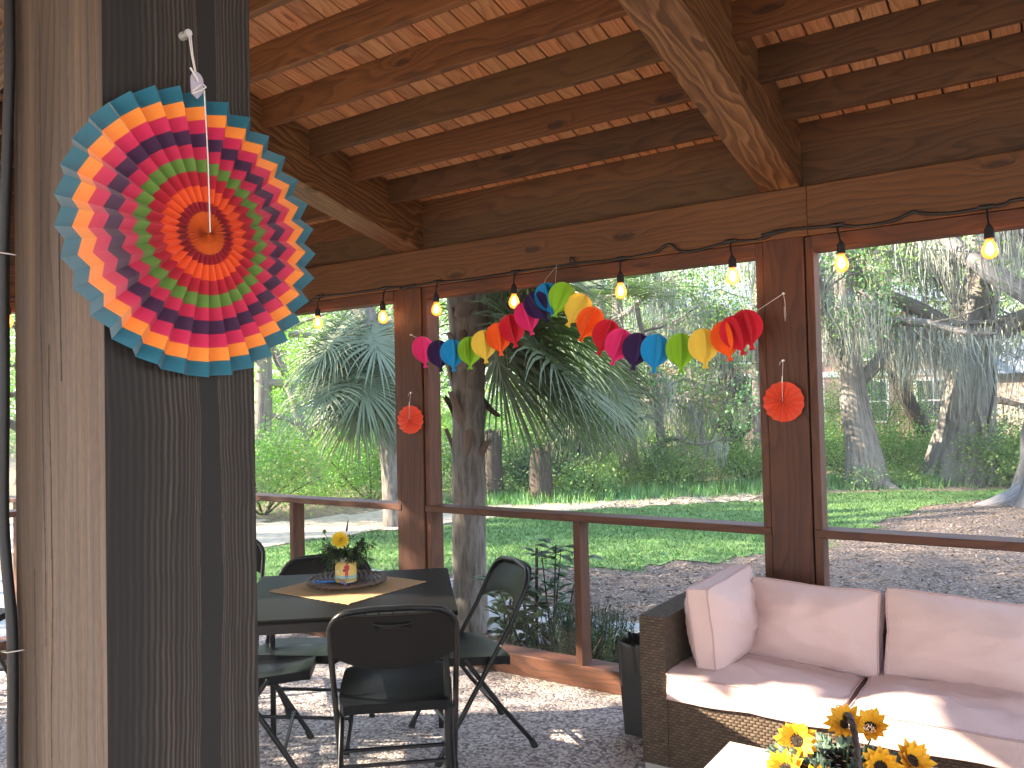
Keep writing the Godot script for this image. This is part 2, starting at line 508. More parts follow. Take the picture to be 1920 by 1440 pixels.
var lawn_poly := PackedVector2Array([Vector2(-7.2, -4.6), Vector2(-6.5, -5.3), Vector2(-5.75, -5.98), Vector2(-5.2, -6.5), Vector2(-4.37, -7.1), Vector2(-3.73, -7.53), Vector2(-3.1, -8.3), Vector2(-2.77, -8.95), Vector2(-2.4, -10.0), Vector2(-2.1, -11.3), Vector2(-1.85, -12.7), Vector2(-1.5, -13.95), Vector2(-0.9, -14.1), Vector2(0.4, -14.2), Vector2(0.6, -16.0), Vector2(-1.07, -16.3), Vector2(-2.4, -15.8), Vector2(-3.51, -15.0), Vector2(-4.19, -13.6), Vector2(-5.76, -12.1), Vector2(-6.55, -11.0), Vector2(-7.33, -9.4), Vector2(-7.69, -8.5), Vector2(-8.2, -6.6), Vector2(-9.5, -5.2)])
var path_poly := PackedVector2Array([Vector2(-6.2, -6.3), Vector2(-5.2, -6.15), Vector2(-4.14, -5.75), Vector2(-3.5, -5.6), Vector2(-3.0, -5.5), Vector2(-2.66, -5.5), Vector2(-2.45, -5.35), Vector2(-2.6, -5.0), Vector2(-3.1, -4.85), Vector2(-3.5, -4.85), Vector2(-4.6, -5.0), Vector2(-6.0, -5.3)])

func build_ground() -> void:
	gnoise.seed = 9; gnoise.frequency = 0.06
	var xs := [-400.0, -150.0, -90.0]
	for i in range(-62, 43, 1): xs.append(float(i))
	xs.append_array([80.0, 150.0, 400.0])
	var zs := [-400.0, -150.0, -90.0]
	for i in range(-66, 33, 1): zs.append(float(i))
	zs.append_array([80.0, 150.0, 400.0])
	var g := Geo.new()
	for z in zs:
		for x in xs: g.vert(Vector3(x, gy(x, z), z), Vector2(x, z))
	var w := xs.size()
	for j in zs.size() - 1:
		for i in w - 1:
			var a := j * w + i
			g.quad_i(a, a + w, a + w + 1, a + 1)
	structure("ground", g, M.litter)
	sheet("mulch_bed", PackedVector2Array([Vector2(-6.6, -4.0), Vector2(-7.4, -5.2), Vector2(-6.2, -6.2), Vector2(-5.2, -6.9), Vector2(-4.3, -7.5), Vector2(-3.6, -8.0), Vector2(-2.7, -9.3), Vector2(-2.3, -11.0), Vector2(-2.0, -12.9), Vector2(-1.7, -14.2), Vector2(-0.5, -14.6), Vector2(2.5, -16.0), Vector2(7.0, -13.0), Vector2(7.0, -4.0)]), 0.25, 0.012, M.mulch)
	sheet("lawn", lawn_poly, 0.12, 0.024, M.turf)
	sheet("concrete_path", path_poly, 0.1, 0.036, M.concrete)
	sheet("sandy_track", PackedVector2Array([Vector2(-9.2, -5.6), Vector2(-8.3, -6.6), Vector2(-7.9, -8.4), Vector2(-7.55, -9.4), Vector2(-6.8, -10.9), Vector2(-5.9, -12.1), Vector2(-4.6, -13.4), Vector2(-4.2, -14.6), Vector2(-5.2, -15.2), Vector2(-6.6, -14.0), Vector2(-8.2, -12.8), Vector2(-9.1, -11.4), Vector2(-9.5, -9.8), Vector2(-9.9, -8.4), Vector2(-14.0, -7.2), Vector2(-20.0, -4.0), Vector2(-19.0, -1.5), Vector2(-13.0, -4.2)]), 0.25, 0.012, M.sand)
	sheet("concrete_patio", PackedVector2Array([Vector2(-9.5, -4.3), Vector2(-5.75, -4.3), Vector2(-5.75, -0.8), Vector2(-9.5, -0.8)]), 0.5, 0.03, M.concrete)
	# floor slab of exposed pebbles
	var f := Geo.new()
	f.box(Vector3(-5.75, -0.3, -4.01), Vector3(3.6, 0.0, 3.0))
	structure("pebble_floor", f, M.floor)

# ------------------------------------------------------------------ the pavilion
const XW := -5.56          # inner face of the left wall
const ZR := -0.68          # ridge
const XR := 3.46
func ceil_front(z: float) -> float: return 2.80 + SLOPE * (z - WZ)
func ceil_left(x: float) -> float: return 2.80 + SLOPE * (x - XW)

func timber(called: String, a: Vector3, b: Vector3, w: float, d: float, m: Material, parent: Node = null, ch := 0.004, label := "") -> MeshInstance3D:
	var g := Geo.new()
	var o := a
	g.beam(Vector3.ZERO, b - a, w, d, Vector3.UP if absf((b - a).normalized().y) < 0.95 else Vector3.BACK, ch, ro())
	var n := put(called, g, m, pav if parent == null else parent, label)
	n.position = o
	return n

func build_pavilion() -> void:
	pav = thing("pavilion", "brown stained timber pavilion with open screened walls and planked ceiling", "pavilion")
	# posts with a trim either side (front wall)
	for px in [XW - 0.1, -3.372, -1.08, 1.2]:
		timber("post", Vector3(px, 0, WZ - 0.092), Vector3(px, 2.254, WZ - 0.092), 0.184, 0.184, M.post)
		if px > -5.0:
			timber("trim", Vector3(px - 0.111, 0.117, WZ - 0.055), Vector3(px - 0.111, 2.25, WZ - 0.055), 0.036, 0.1, M.rail, null, 0.002)
			timber("trim", Vector3(px + 0.116, 0.117, WZ - 0.063), Vector3(px + 0.116, 2.25, WZ - 0.063), 0.036, 0.1, M.rail, null, 0.002)
	# left wall posts
	for pz in [WZ + 2.86, WZ + 4.56]:
		timber("post", Vector3(XW - 0.092, 0, pz), Vector3(XW - 0.092, 2.254, pz), 0.184, 0.184, M.post)
	# beams and header plates
	timber("beam", Vector3(XW - 0.2, 2.371, WZ - 0.07), Vector3(-0.966, 2.371, WZ - 0.07), 0.14, 0.23, M.beam)
	timber("beam", Vector3(-0.963, 2.371, WZ - 0.07), Vector3(XR, 2.371, WZ - 0.07), 0.14, 0.23, M.beam)
	timber("beam", Vector3(XW - 0.07, 2.371, WZ + 0.003), Vector3(XW - 0.07, 2.371, -0.36), 0.14, 0.23, M.beam)  # ends early so sun passes through the added roof gap
	var bays := [[XW - 0.008, -3.5], [-3.24, -1.208], [-0.947, 1.07], [1.33, 3.4]]
	for b in bays:
		timber("header_plate", Vector3(b[0], 2.219, WZ - 0.053), Vector3(b[1], 2.219, WZ - 0.053), 0.1, 0.068, M.rail, null, 0.003)
		timber("rail", Vector3(b[0] - 0.03, 0.899, WZ - 0.068), Vector3(b[1] + 0.033, 0.899, WZ - 0.068), 0.14, 0.037, M.rail, null, 0.003)
		timber("sill", Vector3(b[0] - 0.03, 0.0585, WZ - 0.07), Vector3(b[1] + 0.03, 0.0585, WZ - 0.07), 0.142, 0.117, M.rail, null, 0.004)
	for bx in [-4.478, -2.22, 0.06]:
		timber("baluster", Vector3(bx, 0.117, WZ - 0.052), Vector3(bx, 0.8805, WZ - 0.052), 0.04, 0.1, M.rail, null, 0.002)
	for b in [[WZ + 0.05, WZ + 2.768], [WZ + 2.952, WZ + 4.468], [WZ + 4.65, 2.9]]:
		timber("header_plate", Vector3(XW - 0.053, 2.219, b[0]), Vector3(XW - 0.053, 2.219, b[1]), 0.1, 0.068, M.rail, null, 0.003)
		timber("rail", Vector3(XW - 0.068, 0.899, b[0]), Vector3(XW - 0.068, 0.899, b[1]), 0.14, 0.037, M.rail, null, 0.003)
		timber("sill", Vector3(XW - 0.07, 0.0585, b[0]), Vector3(XW - 0.07, 0.0585, b[1]), 0.142, 0.117, M.rail, null, 0.004)
		timber("baluster", Vector3(XW - 0.052, 0.117, (b[0] + b[1]) / 2), Vector3(XW - 0.052, 0.8805, (b[0] + b[1]) / 2), 0.1, 0.04, M.rail, null, 0.002)
	# frieze boards above the beams
	timber("frieze_board", Vector3(XW - 0.1, 2.595, WZ - 0.06), Vector3(-1.17, 2.595, WZ - 0.06), 0.04, 0.215, M.purlin[3])
	timber("frieze_board", Vector3(-0.99, 2.595, WZ - 0.06), Vector3(XR, 2.595, WZ - 0.06), 0.04, 0.215, M.purlin[5])
	timber("frieze_board", Vector3(XW - 0.06, 2.595, WZ), Vector3(XW - 0.06, 2.595, -0.36), 0.04, 0.215, M.purlin[3])
	# rafters: front slope (to the ridge or the hip), hip, left slope
	var th := 0.30
	for rx in [-3.370, -1.085, 1.2, 3.4]:
		var z1 := minf(ZR, WZ + (rx - XW))
		var a := Vector3(rx, ceil_front(WZ - 0.1) - th / 2 - 0.006, WZ - 0.1)
		var b := Vector3(rx, ceil_front(z1) - th / 2 - 0.006, z1)
		timber("rafter", a, b, 0.184, th, M.rafter, null, 0.005)
	timber("hip_rafter", Vector3(XW, 2.80 - 0.18, WZ), Vector3(XW + (ZR - WZ), ceil_front(ZR) - 0.18, ZR), 0.15, 0.3, M.rafter, null, 0.005)
	timber("rafter", Vector3(XW - 0.1, ceil_left(XW - 0.1) - th / 2 - 0.006, WZ + 2.28), Vector3(XW + 2.28, ceil_left(XW + 2.28) - th / 2 - 0.006, WZ + 2.28), 0.184, th, M.rafter, null, 0.005)
	timber("ridge_beam", Vector3(XW + (ZR - WZ), ceil_front(ZR) - 0.2, ZR), Vector3(XR, ceil_front(ZR) - 0.2, ZR), 0.14, 0.3, M.rafter)
	# purlins on the front slope, let in between the rafters
	var k := 0
	var z := -3.899
	while z < ZR - 0.1:
		var y := ceil_front(z) - 0.07
		var xh := XW + (z - WZ) - 0.05
		for seg in [[xh, -3.462], [-3.278, -1.177], [-0.993, 1.108], [1.292, 3.3]]:
			if seg[1] - seg[0] > 0.1:
				timber("purlin", Vector3(seg[0], y, z - 0.019), Vector3(seg[1], y, z - 0.019), 0.038, 0.14, M.purlin[(k * 5 + int(rng.randi() % 3)) % 6], null, 0.003)
		k += 1
		z += 0.305
	# purlins on the left slope
	var x := XW - 0.02
	while x < -2.6:
		var y := ceil_left(x) - 0.07
		var z0 := WZ + (x - XW)
		for seg in [[z0, WZ + 2.19], [WZ + 2.37, -0.33 if x < -4.84 else 1.1]]:  # cut short at the eave for the added roof gap
			if seg[1] - seg[0] > 0.1:
				timber("purlin", Vector3(x + 0.019, y, seg[0]), Vector3(x + 0.019, y, seg[1]), 0.038, 0.14, M.purlin[rng.randi() % 6], null, 0.003)
		x += 0.305
	# ceiling planks
	var px := -6.0
	while px < XR:
		var z1 := minf(ZR, WZ + (px + 0.05 - XW))
		var z0 := WZ - 0.45
		if z1 - z0 > 0.08:
			timber("ceiling_plank", Vector3(px + 0.05, ceil_front(z0) + 0.010, z0), Vector3(px + 0.05, ceil_front(z1) + 0.010, z1), 0.0925, 0.02, M.plank[rng.randi() % 6], null, 0.002)
		px += 0.1
	var deck := Geo.new()
	var pz := WZ - 0.44
	while pz < 2.9:
		var zc := pz + 0.05
		var x1 := minf(XW + (zc - WZ), XW + (2 * ZR - WZ - zc))
		var x0 := XW - 0.45
		if zc > -0.33 and zc < 0.85: x0 = -4.84  # unseen roof gap, added to let the sun onto sofa and low table
		if x1 - x0 > 0.08:
			if zc < 1.2:
				timber("ceiling_plank", Vector3(x0, ceil_left(x0) + 0.010, zc), Vector3(x1, ceil_left(x1) + 0.010, zc), 0.0925, 0.02, M.plank[rng.randi() % 6], null, 0.002)
			deck.beam(Vector3(x0, ceil_left(x0) + 0.045, zc), Vector3(x1, ceil_left(x1) + 0.045, zc), 0.1, 0.04, Vector3.UP, 0.0)
		pz += 0.1
	# roof deck over the planks
	var e := WZ - 0.46
	var t := 0.035
	var f0 := Vector3(XW - 0.46, ceil_front(e) + 0.026, e)
	var f1 := Vector3(XR + 0.2, ceil_front(e) + 0.026, e)
	var f2 := Vector3(XR + 0.2, ceil_front(ZR) + 0.026, ZR)
	var f3 := Vector3(XW + (ZR - WZ), ceil_front(ZR) + 0.026, ZR)
	var up := Vector3(0, t, 0)
	deck.quad(f0, f1, f2, f3, Vector3.DOWN)
	deck.quad(f0 + up, f1 + up, f2 + up, f3 + up, Vector3.UP)
	deck.quad(f0, f1, f1 + up, f0 + up, Vector3.FORWARD)
	deck.quad(f1, f2, f2 + up, f1 + up, Vector3.RIGHT)
	put("roof_deck", deck, M.roof, pav)
	var zb := 2 * ZR - WZ + 0.46
	var bk := Geo.new()
	var g0 := Vector3(XW - 0.46, ceil_front(e) + 0.02, zb)
	var g1 := Vector3(XR + 0.2, ceil_front(e) + 0.02, zb)
	bk.quad(f3, f2, g1, g0, Vector3.DOWN)
	bk.quad(f3 + up, f2 + up, g1 + up, g0 + up, Vector3.UP)
	put("rear_roof", bk, M.plank[1], pav)
	# the big pillar under the ridge, close to the camera
	var pil := ArrayMesh.new()
	var x0 := -1.216
	var x1 := -0.99
	var pz0 := -0.788
	var pz1 := -0.562
	var ga := Geo.new()
	var gb := Geo.new()
	var top := 3.3
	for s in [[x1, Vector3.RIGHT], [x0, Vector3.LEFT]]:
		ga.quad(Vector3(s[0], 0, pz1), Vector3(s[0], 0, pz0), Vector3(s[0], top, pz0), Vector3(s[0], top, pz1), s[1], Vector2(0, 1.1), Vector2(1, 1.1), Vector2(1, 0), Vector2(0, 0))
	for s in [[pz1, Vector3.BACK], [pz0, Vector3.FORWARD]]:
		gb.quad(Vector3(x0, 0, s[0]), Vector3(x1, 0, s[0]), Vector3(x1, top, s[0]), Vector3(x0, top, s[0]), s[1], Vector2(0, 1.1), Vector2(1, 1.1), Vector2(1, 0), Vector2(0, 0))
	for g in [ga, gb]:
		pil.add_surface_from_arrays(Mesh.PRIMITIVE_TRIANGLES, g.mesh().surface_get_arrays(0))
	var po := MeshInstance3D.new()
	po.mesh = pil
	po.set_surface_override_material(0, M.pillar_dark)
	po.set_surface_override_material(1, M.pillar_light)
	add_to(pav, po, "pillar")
	po.set_meta("label", "square weathered pillar with one dark and one bleached face")
	# fine insect screens between the posts of the front wall
	var sm := mat(Color(.36, .36, .38, 0.05), .9)
	sm.transparency = BaseMaterial3D.TRANSPARENCY_ALPHA
	for b in [[XW, -3.49], [-3.23, -1.2], [-0.95, 1.08]]:
		var g := Geo.new()
		g.quad(Vector3(b[0], 0.117, WZ - 0.1), Vector3(b[1], 0.117, WZ - 0.1), Vector3(b[1], 2.186, WZ - 0.1), Vector3(b[0], 2.186, WZ - 0.1), Vector3.BACK)
		put("insect_screen", g, sm, pav)
	# stakes of the cable on the pillar
	var cab := Geo.new()
	var cp := []
	for q in [[-1.222, 3.2], [-1.216, 2.5], [-1.205, 2.06], [-1.212, 1.9], [-1.224, 1.73], [-1.226, 1.55], [-1.23, 1.38], [-1.222, 1.3], [-1.208, 1.22], [-1.206, 1.13], [-1.208, 1.03], [-1.204, 0.7], [-1.207, 0.02]]:
		cp.append(Vector3(q[0], q[1], -0.552))
	cab.tube(smooth(cp, 4), 0.0075, 8)
	var co := put("power_cable", cab, M.cable)
	tag(co, "thick black cable stapled down the left edge of the big pillar", "cable")
	for q in [[-1.224, 1.73], [-1.208, 1.185]]:
		var sg := Geo.new()
		sg.tube([Vector3(q[0] - 0.012, q[1], -0.562), Vector3(q[0] - 0.008, q[1], -0.542), Vector3(q[0] + 0.008, q[1] + .001, -0.542), Vector3(q[0] + 0.012, q[1], -0.562)], 0.0014, 5)
		put("staple", sg, M.steel, co)

func smooth(p: Array, n: int) -> Array:
	var out := []
	for i in p.size() - 1:
		var a: Vector3 = p[maxi(i - 1, 0)]
		var b: Vector3 = p[i]
		var c: Vector3 = p[i + 1]
		var d: Vector3 = p[mini(i + 2, p.size() - 1)]
		for k in n: out.append(b.cubic_interpolate(c, a, d, float(k) / n))
	out.append(p[p.size() - 1])
	return out

# ------------------------------------------------------------------ decorations
# a paper rosette in the x-y plane, its face to +z
func rosette(parent: Node, rad: float, pleats: int, amp: float, rings: Array, mats: Array, called: String, labels: Array) -> void:
	for r in rings.size() - 1:
		var g := Geo.new()
		var steps := maxi(1, int((rings[r + 1] - rings[r]) * 14))
		for k in pleats * 2:
			var a0 := TAU * k / (pleats * 2)
			var a1 := TAU * (k + 1) / (pleats * 2)
			for s in steps:
				var q: Array = []
				for e in [[a0, s, k], [a1, s, k + 1], [a1, s + 1, k + 1], [a0, s + 1, k]]:
					var t: float = lerpf(rings[r], rings[r + 1], float(e[1]) / steps)
					var up := 1.0 if int(e[2]) % 2 == 0 else -1.0
					var rr := rad * t * (1.0 + (0.006 * up * t))
					var hh := amp * up * (0.22 + 0.78 * pow(t, 0.8))
					q.append(Vector3(cos(e[0]) * rr, sin(e[0]) * rr, hh + 0.012 * (1.0 - t)))
				g.quad(q[0], q[1], q[2], q[3], Vector3.BACK)
		put(called, g, mats[r], parent, labels[r])

func paper(r: int, g: int, b: int, back := 0.6) -> StandardMaterial3D:
	var m := mat(Color8(r, g, b), .85)
	m.backlight_enabled = true
	m.backlight = Color(back, back, back)
	return m

func tack(parent: Node, at: Vector3, dir: Vector3, called := "push_pin") -> void:
	var g := Geo.new()
	g.tube([at, at + dir * 0.004, at + dir * 0.005, at + dir * 0.013, at + dir * 0.014, at + dir * 0.018], [0.006, 0.006, 0.003, 0.003, 0.0055, 0.005], 10)
	put(called, g, M.pin, parent)

func build_fans() -> void:
	M.pin = mat(lin(.7, .7, .68), .25)
	M.pin.metallic = 0.3
	var c := Vector3(-0.968, 1.745, -0.687)
	var fan := thing("paper_fan", "large round paper fan with rainbow rings on the big pillar", "paper fan", c, 0.0, "pleated paper fans")
	fan.rotation = Vector3(0, PI / 2, 0)
	var face := Node3D.new()
	var cols := [paper(238, 118, 40), paper(165, 20, 45), paper(246, 96, 40), paper(190, 24, 52), paper(104, 146, 60), paper(206, 36, 82), paper(66, 30, 72), paper(212, 36, 90), paper(255, 152, 58), paper(18, 104, 126)]
	rosette(fan, 0.193, 32, 0.0112, [0.0, 0.15, 0.22, 0.33, 0.43, 0.52, 0.61, 0.705, 0.80, 0.895, 1.0], cols, "paper_ring", ["orange centre ring", "dark red ring", "orange red ring", "crimson ring", "green ring", "inner magenta ring", "dark purple ring", "outer magenta ring", "light orange ring", "teal outer ring"])
	# in the fan's own frame x points to -z of the world, z to the right
	var st := Geo.new()
	st.tube([Vector3(-0.012, 0.272, -0.006), Vector3(-0.015, 0.24, 0.004), Vector3(-0.0165, 0.212, 0.014)], 0.0009, 5)
	st.tube([Vector3(-0.009, 0.272, -0.006), Vector3(-0.013, 0.24, 0.004), Vector3(-0.0155, 0.212, 0.014)], 0.0009, 5)
	st.tube([Vector3(-0.009, 0.19, 0.022), Vector3(-0.006, 0.1, 0.024), Vector3(-0.001, 0.0, 0.02)], 0.0009, 5)
	put("string", st, M.white_string, fan)
	var tg := Geo.new()
	var tp := []
	for i in 17:
		var a := PI * i / 16
		tp.append(Vector2(cos(a) * 0.0095, 0.2 + sin(a) * 0.012))
	tp.append(Vector2(-0.0085, 0.182)); tp.append(Vector2(0.0, 0.176)); tp.append(Vector2(0.0085, 0.186))
	for i in tp.size():
		var p: Vector2 = tp[i]
		var q: Vector2 = tp[(i + 1) % tp.size()]
		tg.trif(Vector3(0, 0.195, 0.0245), Vector3(p.x, p.y, 0.0245), Vector3(q.x, q.y, 0.0245), Vector3.BACK)
		tg.trif(Vector3(0, 0.195, 0.0225), Vector3(p.x, p.y, 0.0225), Vector3(q.x, q.y, 0.0225), Vector3.FORWARD)
		tg.quad(Vector3(p.x, p.y, 0.0245), Vector3(q.x, q.y, 0.0245), Vector3(q.x, q.y, 0.0225), Vector3(p.x, p.y, 0.0225), Vector3(p.x, p.y - 0.195, 0))
	var tgo := put("hanging_tag", tg, mat(Color8(176, 168, 184), .5), fan)
	tgo.position = Vector3(-0.0155, 0.002, -0.008)
	var tw := Geo.new()
	tw.tube([Vector3(-0.013, 0.213, 0.028), Vector3(-0.004, 0.202, 0.029), Vector3(0.0, 0.199, 0.026)], 0.0013, 5)
	tw.tube([Vector3(-0.009, 0.18, 0.026), Vector3(0.004, 0.188, 0.028), Vector3(0.012, 0.195, 0.026), Vector3(0.009, 0.2, 0.023), Vector3(-0.008, 0.184, 0.026)], 0.0012, 5)
	put("knot", tw, M.white_string, fan).position = Vector3(-0.0155, 0.002, -0.008)
	tack(fan, Vector3(-0.0115, 0.274, -0.0215), Vector3(-0.1, 0, 1).normalized())
	face.free()
	# two small orange rosettes on the posts
	var spots := [[Vector3(-1.09, 1.50, -3.832), 0.093, 0.19, 15, 0.0, "round orange paper fan on the middle post beside the sofa"], [Vector3(-3.352, 1.443, -3.832), 0.087, 0.165, 15, 0.25, "orange paper fan on the post behind the black table, turned aside"]]
	for s in spots:
		var f := thing("paper_fan", s[5], "paper fan", s[0], s[4], "pleated paper fans")
		rosette(f, s[1], s[3], 0.011, [0.03, 1.0], [paper(238, 78, 34)], "paper_disc", ["orange paper disc"])
		var g := Geo.new()
		g.tube([Vector3(0, 0, 0.016), Vector3(0.001, s[1] * 0.96, 0.013), Vector3(0.0, s[2], -0.012)], 0.0011, 5)
		g.tube([Vector3(0.0, s[2], -0.012), Vector3(-0.012, s[2] - 0.008, -0.008), Vector3(-0.016, s[2] - 0.02, -0.008)], 0.001, 5)
		g.tube([Vector3(0, s[1] * 0.95, 0.013), Vector3(0, s[1] * 1.25, 0.006)], 0.003, 5)
		put("string", g, M.white_string, f)
		tack(f, Vector3(0, s[2], -0.026), Vector3.BACK)

func build_garland() -> void:
	var g0 := thing("balloon_garland", "garland of rainbow paper balloons strung between the two posts", "garland")
	var names := ["pink", "purple", "blue", "green", "yellow", "orange", "red"]
	var cols := [paper(236, 48, 128, .5), paper(52, 24, 82, .3), paper(10, 150, 214, .5), paper(150, 206, 44, .5), paper(246, 214, 84, .5), paper(255, 104, 22, .5), paper(212, 16, 46, .5)]
	var seq := [0, 1, 2, 3, 4, 5, 6, 0, 1, 2, 3, 4, 5, 6, 0, 1, 2, 3, 4, 5, 6, 6]
	var pos := [[-3.137, 1.857], [-3.029, 1.829], [-2.915, 1.826], [-2.804, 1.834], [-2.691, 1.861], [-2.603, 1.899], [-2.502, 1.936], [-2.42, 1.997], [-2.337, 2.047], [-2.279, 2.087], [-2.184, 2.076], [-2.096, 2.012], [-2.017, 1.933], [-1.936, 1.862], [-1.857, 1.808], [-1.77, 1.782], [-1.662, 1.767], [-1.54, 1.763], [-1.417, 1.776], [-1.315, 1.806], [-1.262, 1.826], [-1.215, 1.85]]
	var tilt := [0.15, 0.1, 0.05, 0.0, 0.1, 0.12, 0.2, 0.3, 0.55, 0.25, -0.35, -0.55, -0.5, -0.4, -0.35, -0.2, -0.1, 0.0, 0.05, 0.15, 0.3, 0.2]
	var line := [Vector3(-3.35, 1.965, -3.85)]
	for i in 22:
		var b := Node3D.new()
		add_to(g0, b, "balloon")
		b.set_meta("label", names[seq[i]] + " paper balloon")
		b.position = Vector3(pos[i][0], pos[i][1], -3.725 + (0.018 if i % 2 == 0 else 0.0))
		var s := 1.12 if i < 10 else 1.14
		var yaw := 0.48 + rng.randf_range(-0.25, 0.25)
		var opens: Array = [-0.2 + rng.randf_range(-.12, .1), PI + 0.22 + rng.randf_range(-.1, .15), 0.35, 2.5, -1.35 + rng.randf_range(-.3, .3)] if i > 0 else [-0.7, PI + 0.9, 0.6, 2.4]
		if i > 18: opens = [-0.08, PI + 0.1, 0.5, 2.4, -1.3]
		b.rotation = Vector3(0, yaw, tilt[i])
		var g := Geo.new()
		var prof := []
		for k in 15:      # outline of half a balloon: a circle that runs out into a neck and a flared tie
			var a := PI * k / 16.5
			prof.append(Vector2(sin(a) * 0.064, cos(a) * 0.068))
		prof.append(Vector2(0.009, -0.076)); prof.append(Vector2(0.007, -0.081)); prof.append(Vector2(0.014, -0.098)); prof.append(Vector2(0.0, -0.094))
		for o in opens:
			var dirv := Vector3(cos(o), 0, -sin(o))
			var nn := Vector3(sin(o), 0, cos(o))
			for k in prof.size() - 1:
				var p: Vector2 = prof[k]
				var q: Vector2 = prof[k + 1]
				var bow := 0.010
				# paper leaf, slightly bowed, 1 mm thick
				for sd in [0.0005, -0.0005]:
					var mid0: Vector3 = dirv * p.x * 0.55 * s + nn * (bow * p.x / 0.064 + sd) + Vector3(0, p.y * s, 0)
					var mid1: Vector3 = dirv * q.x * 0.55 * s + nn * (bow * q.x / 0.064 + sd) + Vector3(0, q.y * s, 0)
					var e0: Vector3 = dirv * p.x * s + nn * sd + Vector3(0, p.y * s, 0)
					var e1: Vector3 = dirv * q.x * s + nn * sd + Vector3(0, q.y * s, 0)
					g.quad(Vector3(0, p.y * s, 0) + nn * sd, mid0, mid1, Vector3(0, q.y * s, 0) + nn * sd, nn * sd)
					g.quad(mid0, e0, e1, mid1, nn * sd)
		put("paper_leaf", g, cols[seq[i]], b)
		line.append(b.position + Vector3(0, 0.045, -0.02))
	line.append(Vector3(-1.08, 2.0, -3.85))
	var st := Geo.new()
	st.tube(line, 0.0012, 5)
	st.tube([Vector3(-2.29, 2.268, -3.845), Vector3(-2.315, 2.2, -3.78), Vector3(-2.33, 2.12, -3.73)], 0.0010, 5)
	st.tube([Vector3(-2.29, 2.268, -3.845), Vector3(-2.26, 2.2, -3.78), Vector3(-2.235, 2.12, -3.73)], 0.0010, 5)
	st.tube([Vector3(-1.08, 2.0, -3.85), Vector3(-1.074, 1.96, -3.85), Vector3(-1.072, 1.9, -3.852), Vector3(-1.076, 1.87, -3.852), Vector3(-1.079, 1.9, -3.852), Vector3(-1.078, 1.94, -3.852)], 0.0011, 5)
	put("string", st, M.white_string, g0)
	tack(g0, Vector3(-2.29, 2.268, -3.862), Vector3.BACK)
	tack(g0, Vector3(-3.35, 1.965, -3.862), Vector3.BACK)
	tack(g0, Vector3(-1.08, 2.0, -3.862), Vector3.BACK)

func build_lights() -> void:
	var L := thing("string_lights", "string of glowing pear bulbs on a black cable along the front beam", "string lights", Vector3.ZERO, 0.0, "strings of bulbs under the beams")
	var cp := []
	for q in [[-5.2, 2.25], [-4.7, 2.27], [-4.352, 2.24], [-4.14, 2.277], [-3.94, 2.269], [-3.56, 2.273], [-3.36, 2.262], [-3.14, 2.269], [-2.926, 2.259], [-2.574, 2.264], [-2.442, 2.264], [-2.28, 2.263], [-2.137, 2.267], [-1.906, 2.259], [-1.794, 2.264], [-1.705, 2.272], [-1.647, 2.3], [-1.613, 2.29], [-1.577, 2.259], [-1.48, 2.252], [-1.319, 2.272], [-1.191, 2.263], [-1.103, 2.286], [-1.042, 2.292], [-0.832, 2.279], [-0.743, 2.264], [-0.613, 2.266], [-0.524, 2.294], [-0.498, 2.284], [-0.388, 2.267], [-0.253, 2.27], [-0.188, 2.273], [-0.124, 2.286], [0.3, 2.26], [1.2, 2.28]]:
		cp.append(Vector3(q[0], q[1], -3.846))
	var g := Geo.new()
	g.tube(smooth(cp, 3), 0.0075, 6)
	# the loop of slack and the plug joint
	var lp := []
	for i in 13: lp.append(Vector3(-2.19 + sin(TAU * i / 12) * 0.011, 2.285 + cos(TAU * i / 12) * 0.016, -3.842 + 0.001 * i))
	g.tube(lp, 0.005, 6)
	put("cable", g, M.cable, L)
	for q in [[-3.36, 2.262, 0.06], [-1.1, 2.287, 0.07]]:
		var pg := Geo.new()
		pg.tube([Vector3(q[0] - q[2], q[1] - 0.006, -3.842), Vector3(q[0], q[1], -3.842), Vector3(q[0] + q[2], q[1] + 0.005, -3.842)], [0.008, 0.012, 0.008], 8)
		put("plug", pg, M.rubber, L)
	var spots := [[-4.122, 2.114, -4.135, 2.277], [-3.537, 2.101, -3.545, 2.273], [-3.107, 2.114, -3.12, 2.268], [-2.548, 2.109, -2.56, 2.264], [-1.888, 2.102, -1.9, 2.259], [-1.3, 2.113, -1.319, 2.272], [-0.811, 2.118, -0.832, 2.279], [-0.246, 2.108, -0.253, 2.27]]
	for s in spots: hang_bulb(L, Vector3(s[2], s[3], -3.84), Vector3(s[0], s[1], -3.805))
	var L2 := thing("string_lights", "glowing bulb hanging under the left beam beyond the big pillar", "string lights", Vector3.ZERO, 0.0, "strings of bulbs under the beams")
	var g2 := Geo.new()
	g2.tube(smooth([Vector3(XW + 0.02, 2.27, -3.7), Vector3(XW + 0.015, 2.24, -3.1), Vector3(XW + 0.02, 2.28, -2.5), Vector3(XW + 0.015, 2.25, -1.9), Vector3(XW + 0.02, 2.27, -1.3)], 4), 0.0055, 6)
	put("cable", g2, M.cable, L2)
	hang_bulb(L2, Vector3(XW + 0.02, 2.28, -2.5), Vector3(XW + 0.05, 2.135, -2.505))

